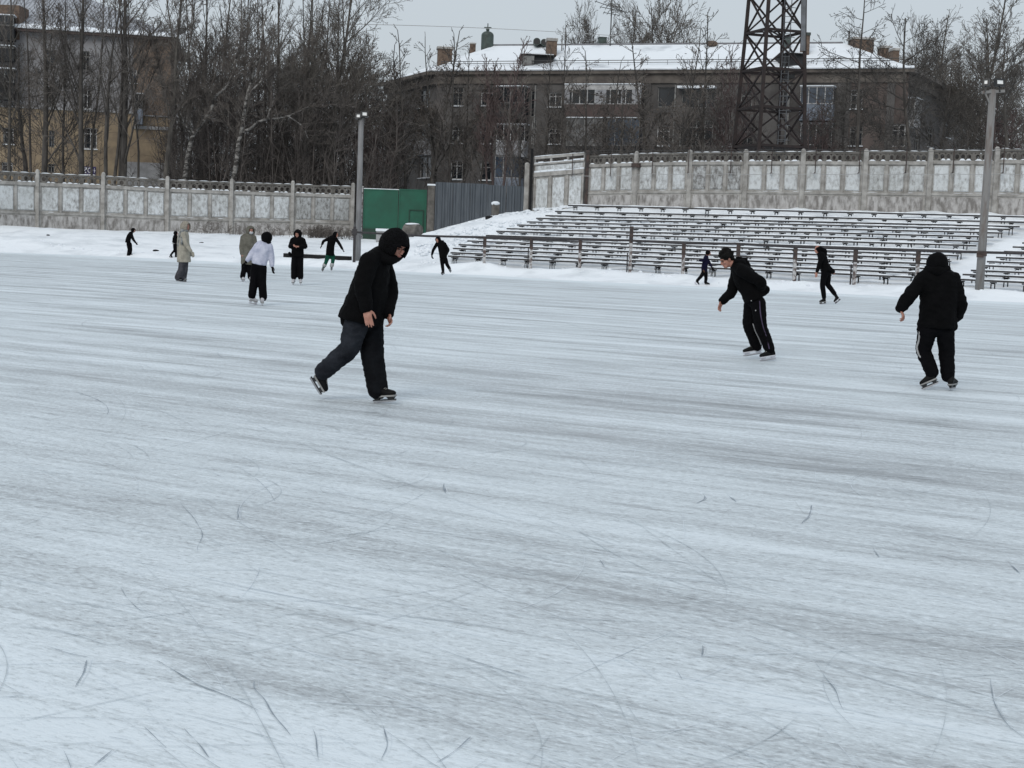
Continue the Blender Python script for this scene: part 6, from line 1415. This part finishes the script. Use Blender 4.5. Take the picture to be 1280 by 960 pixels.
blob(root, J, [((655, 385, -.05), (662, 400, -.05), .05, .05)], 'black_cloth', 'side_bag', .015, dz)

# --- white jacket
S = dict(org=(280, 270, 8), foot=(385, 895), label='skater in a white jacket, black hood and baggy black trousers seen from behind', fwd=(.3, .9, 0), hf=(.6, .6, -.15), hu=(.1, 0, 1), k=.98, hs=.98,
 jacket='white_jacket', trousers='black_trousers', spine=[(420, 262, 0, .07, .07), (405, 285, 0, .16, .12), (388, 340, 0, .185, .15), (370, 400, 0, .17, .14), (358, 450, 0, .165, .14), (350, 492, 0, .165, .14)], pelvis=(350, 505, 0),
 j=dict(head=(435, 222, 0), shl=(335, 308, 0), shr=(455, 315, 0), ell=(272, 392, -.05), elr=(475, 415, .02), wrl=(232, 452, -.08), wrr=(480, 505, 0), hal=(205, 482, -.1), har=(488, 550, 0),
        hipl=(318, 515, 0), hipr=(378, 515, 0), knl=(300, 655, .03), knr=(382, 665, .03), anl=(280, 800, 0), anr=(392, 820, 0), hel=(255, 850, -.03), tol=(335, 864, .05), her=(385, 872, -.10), tor=(378, 866, .14)),
 handl=dict(glove='black_cloth'), handr=dict(glove='black_cloth'), leg_r=(.11, .09, .088), skatel=dict(boot='boot_white', holder='holder_white'), skater=dict(boot='boot_white', holder='holder_white'))
root, j, J, dz = person(S); hood(root, j['head'], (.6, .6, -.15), (.1, 0, 1), dz, .97, 'black_cloth', open_=.75, sx=.115, sy=.13, sz=.135)
blob(root, J, [((400, 255, .03), (440, 268, -.04), .055, .055), ((440, 268, -.04), (452, 275, .05), .055, .05)], 'black_cloth', 'neck_warmer', .015, dz)

# --- khaki coat with face mask
S = dict(org=(280, 270, 8), foot=(195, 658), label='skater in a khaki hooded coat and white mask, half hidden by the white jacket', fwd=(.5, -.9, 0), hf=(.5, -.9, -.2), hu=(0, 0, 1), k=.98, hs=1.0, coat=True,
 jacket='khaki', trousers='black_trousers', spine=[(255, 185, 0, .08, .08), (248, 205, 0, .18, .13), (242, 260, 0, .215, .16), (240, 340, 0, .215, .17), (238, 420, 0, .215, .175), (232, 495, 0, .20, .17)], pelvis=(225, 430, 0),
 j=dict(head=(266, 155, -.02), shl=(300, 228, 0), shr=(188, 225, 0), ell=(318, 320, 0), elr=(172, 320, -.03), wrl=(310, 400, -.05), wrr=(176, 395, -.08), hal=(305, 430, -.06), har=(182, 425, -.1),
        hipl=(250, 450, 0), hipr=(205, 450, 0), knl=(255, 540, .03), knr=(200, 545, .0), anl=(262, 620, .1), anr=(186, 615, 0), hel=(255, 640, .14), tol=(275, 648, -.08), her=(178, 640, .06), tor=(202, 650, -.16)),
 leg_r=(.10, .085, .085), skatel=dict(boot='boot_white', holder='holder_white'), skater=dict(boot='boot_white', holder='holder_white'))
root, j, J, dz = person(S); hood(root, j['head'], (.5, -.9, -.2), (0, 0, 1), dz, 1.08, 'khaki', open_=.70, drop=.1, sx=.13, sy=.135, sz=.145)
g = MB(); hf = V((.5, -.9, -.2)).normalized(); rx = hf.cross(UP).normalized(); g.ell(j['head'] + hf * .055 - UP * .055, (rx * .068, hf * .055, UP * .055)); o = g.build('face_mask', 'mask', root, smooth=True); o.data.transform(Matrix.Translation((0, 0, dz)))

# --- beige coat
S = dict(org=(130, 270, 9.6), foot=(935, 792), label='skater in a beige coat with fur hood and grey striped scarf', fwd=(.95, -.3, 0), hf=(.95, -.35, -.15), hu=(.05, 0, 1), k=.98, hs=1.0, coat=True,
 jacket='beige', trousers='grey_jeans', spine=[(965, 180, 0, .07, .08), (955, 205, 0, .14, .14), (952, 260, 0, .165, .17), (950, 340, 0, .175, .18), (955, 430, 0, .185, .19), (958, 510, 0, .19, .20), (960, 570, 0, .195, .205)], pelvis=(960, 500, 0),
 j=dict(head=(985, 142, 0), shl=(968, 235, .14), shr=(950, 235, -.14), ell=(1000, 350, .16), elr=(985, 355, -.22), wrl=(1030, 430, .12), wrr=(1045, 440, -.22), hal=(1050, 470, .12), har=(1068, 478, -.22),
        hipl=(975, 510, .06), hipr=(945, 510, -.05), knl=(968, 650, .08), knr=(928, 655, -.03), anl=(950, 750, .1), anr=(888, 752, -.02), hel=(920, 772, .1), tol=(992, 782, .06), her=(868, 766, -.02), tor=(930, 778, -.08)),
 handl=dict(glove='beige'), handr=dict(glove='beige'), leg_r=(.105, .10, .105), skatel=dict(boot='boot_grey'), skater=dict(boot='boot_black', sole='boot_grey'))
root, j, J, dz = person(S); hood(root, j['head'], (.95, -.35, -.15), (.05, 0, 1), dz, 1.12, 'beige_fur', open_=.66, sx=.135, sy=.145, sz=.15, thick=.03)
blob(root, J, [((990, 190, -.06), (940, 185, -.10), .045, .05), ((940, 185, -.10), (915, 230, -.12), .05, .045), ((915, 230, -.12), (900, 370, -.10), .045, .05), ((945, 190, -.14), (935, 340, -.20), .035, .045)], 'scarf', 'scarf', .015, dz)

# --- small dark child behind the beige coat
S = dict(org=(130, 270, 9.6), foot=(862, 520), label='small black-clad child half hidden behind the beige coat', fwd=(.9, .1, 0), hf=(.9, 0, -.2), hu=(.1, 0, 1), k=.82, hs=1.05,
 jacket='black_cloth', trousers='black_trousers', spine=[(862, 228, 0, .06, .06), (858, 245, 0, .12, .11), (853, 280, 0, .15, .13), (848, 310, 0, .14, .12), (845, 328, 0, .13, .12)], pelvis=(848, 340, 0),
 j=dict(head=(866, 212, 0), shl=(870, 250, .12), shr=(850, 250, -.12), ell=(885, 290, .12), elr=(840, 285, -.2), wrl=(895, 320, .1), wrr=(850, 318, -.22), hal=(900, 340, .1), har=(860, 335, -.22),
        hipl=(862, 345, .05), hipr=(845, 345, -.05), knl=(862, 420, .05), knr=(845, 415, -.03), anl=(862, 490, .05), anr=(803, 472, 0), hel=(852, 506, .05), tol=(880, 510, .03), her=(790, 482, 0), tor=(818, 508, 0)),
 leg_r=(.09, .072, .06), skatel={}, skater=dict(up=(.6, 0, .75)), handl=dict(glove='black_cloth'), handr=dict(glove='black_cloth'))
root, j, J, dz = person(S); hood(root, j['head'], (.9, 0, -.2), (.1, 0, 1), dz, .95, 'black_cloth', name='hat', open_=.7, sx=.115, sy=.125, sz=.12)
g = MB(); c = J((845, 335, 0)); g.ell(c, (V((.15, 0, 0)), V((0, .13, 0)), V((0, 0, .022)))); o = g.build('pale_waistband', 'stripe_white', root, smooth=True); o.data.transform(Matrix.Translation((0, 0, dz)))

# --- bent dark skater at far left
S = dict(org=(130, 270, 9.6), foot=(310, 493), label='small dark hooded skater bending forward alone at the far left', fwd=(1, -.1, 0), hf=(.9, -.2, -.4), hu=(.4, 0, .9), k=.86, hs=1.0,
 jacket='black_cloth', trousers='black_trousers', spine=[(338, 200, 0, .06, .06), (325, 215, 0, .12, .11), (305, 250, 0, .14, .13), (290, 290, 0, .14, .13), (285, 330, 0, .145, .14)], pelvis=(292, 335, 0),
 j=dict(head=(355, 180, 0), shl=(328, 225, .1), shr=(320, 228, -.12), ell=(355, 290, .12), elr=(348, 290, -.16), wrl=(378, 325, .1), wrr=(378, 328, -.18), hal=(392, 345, .1), har=(392, 345, -.18),
        hipl=(312, 345, .06), hipr=(292, 345, -.06), knl=(320, 410, .08), knr=(302, 410, -.04), anl=(315, 465, .08), anr=(292, 465, -.04), hel=(308, 482, .08), tol=(350, 482, .05), her=(275, 484, -.04), tor=(315, 486, -.08)),
 leg_r=(.115, .10, .085), skatel={}, skater={}, handl=dict(glove='black_cloth'), handr=dict(glove='black_cloth'))
root, j, J, dz = person(S); hood(root, j['head'], (.9, -.2, -.4), (.4, 0, .9), dz, 1.0, 'black_cloth', open_=.7, sx=.115, sy=.125, sz=.125)
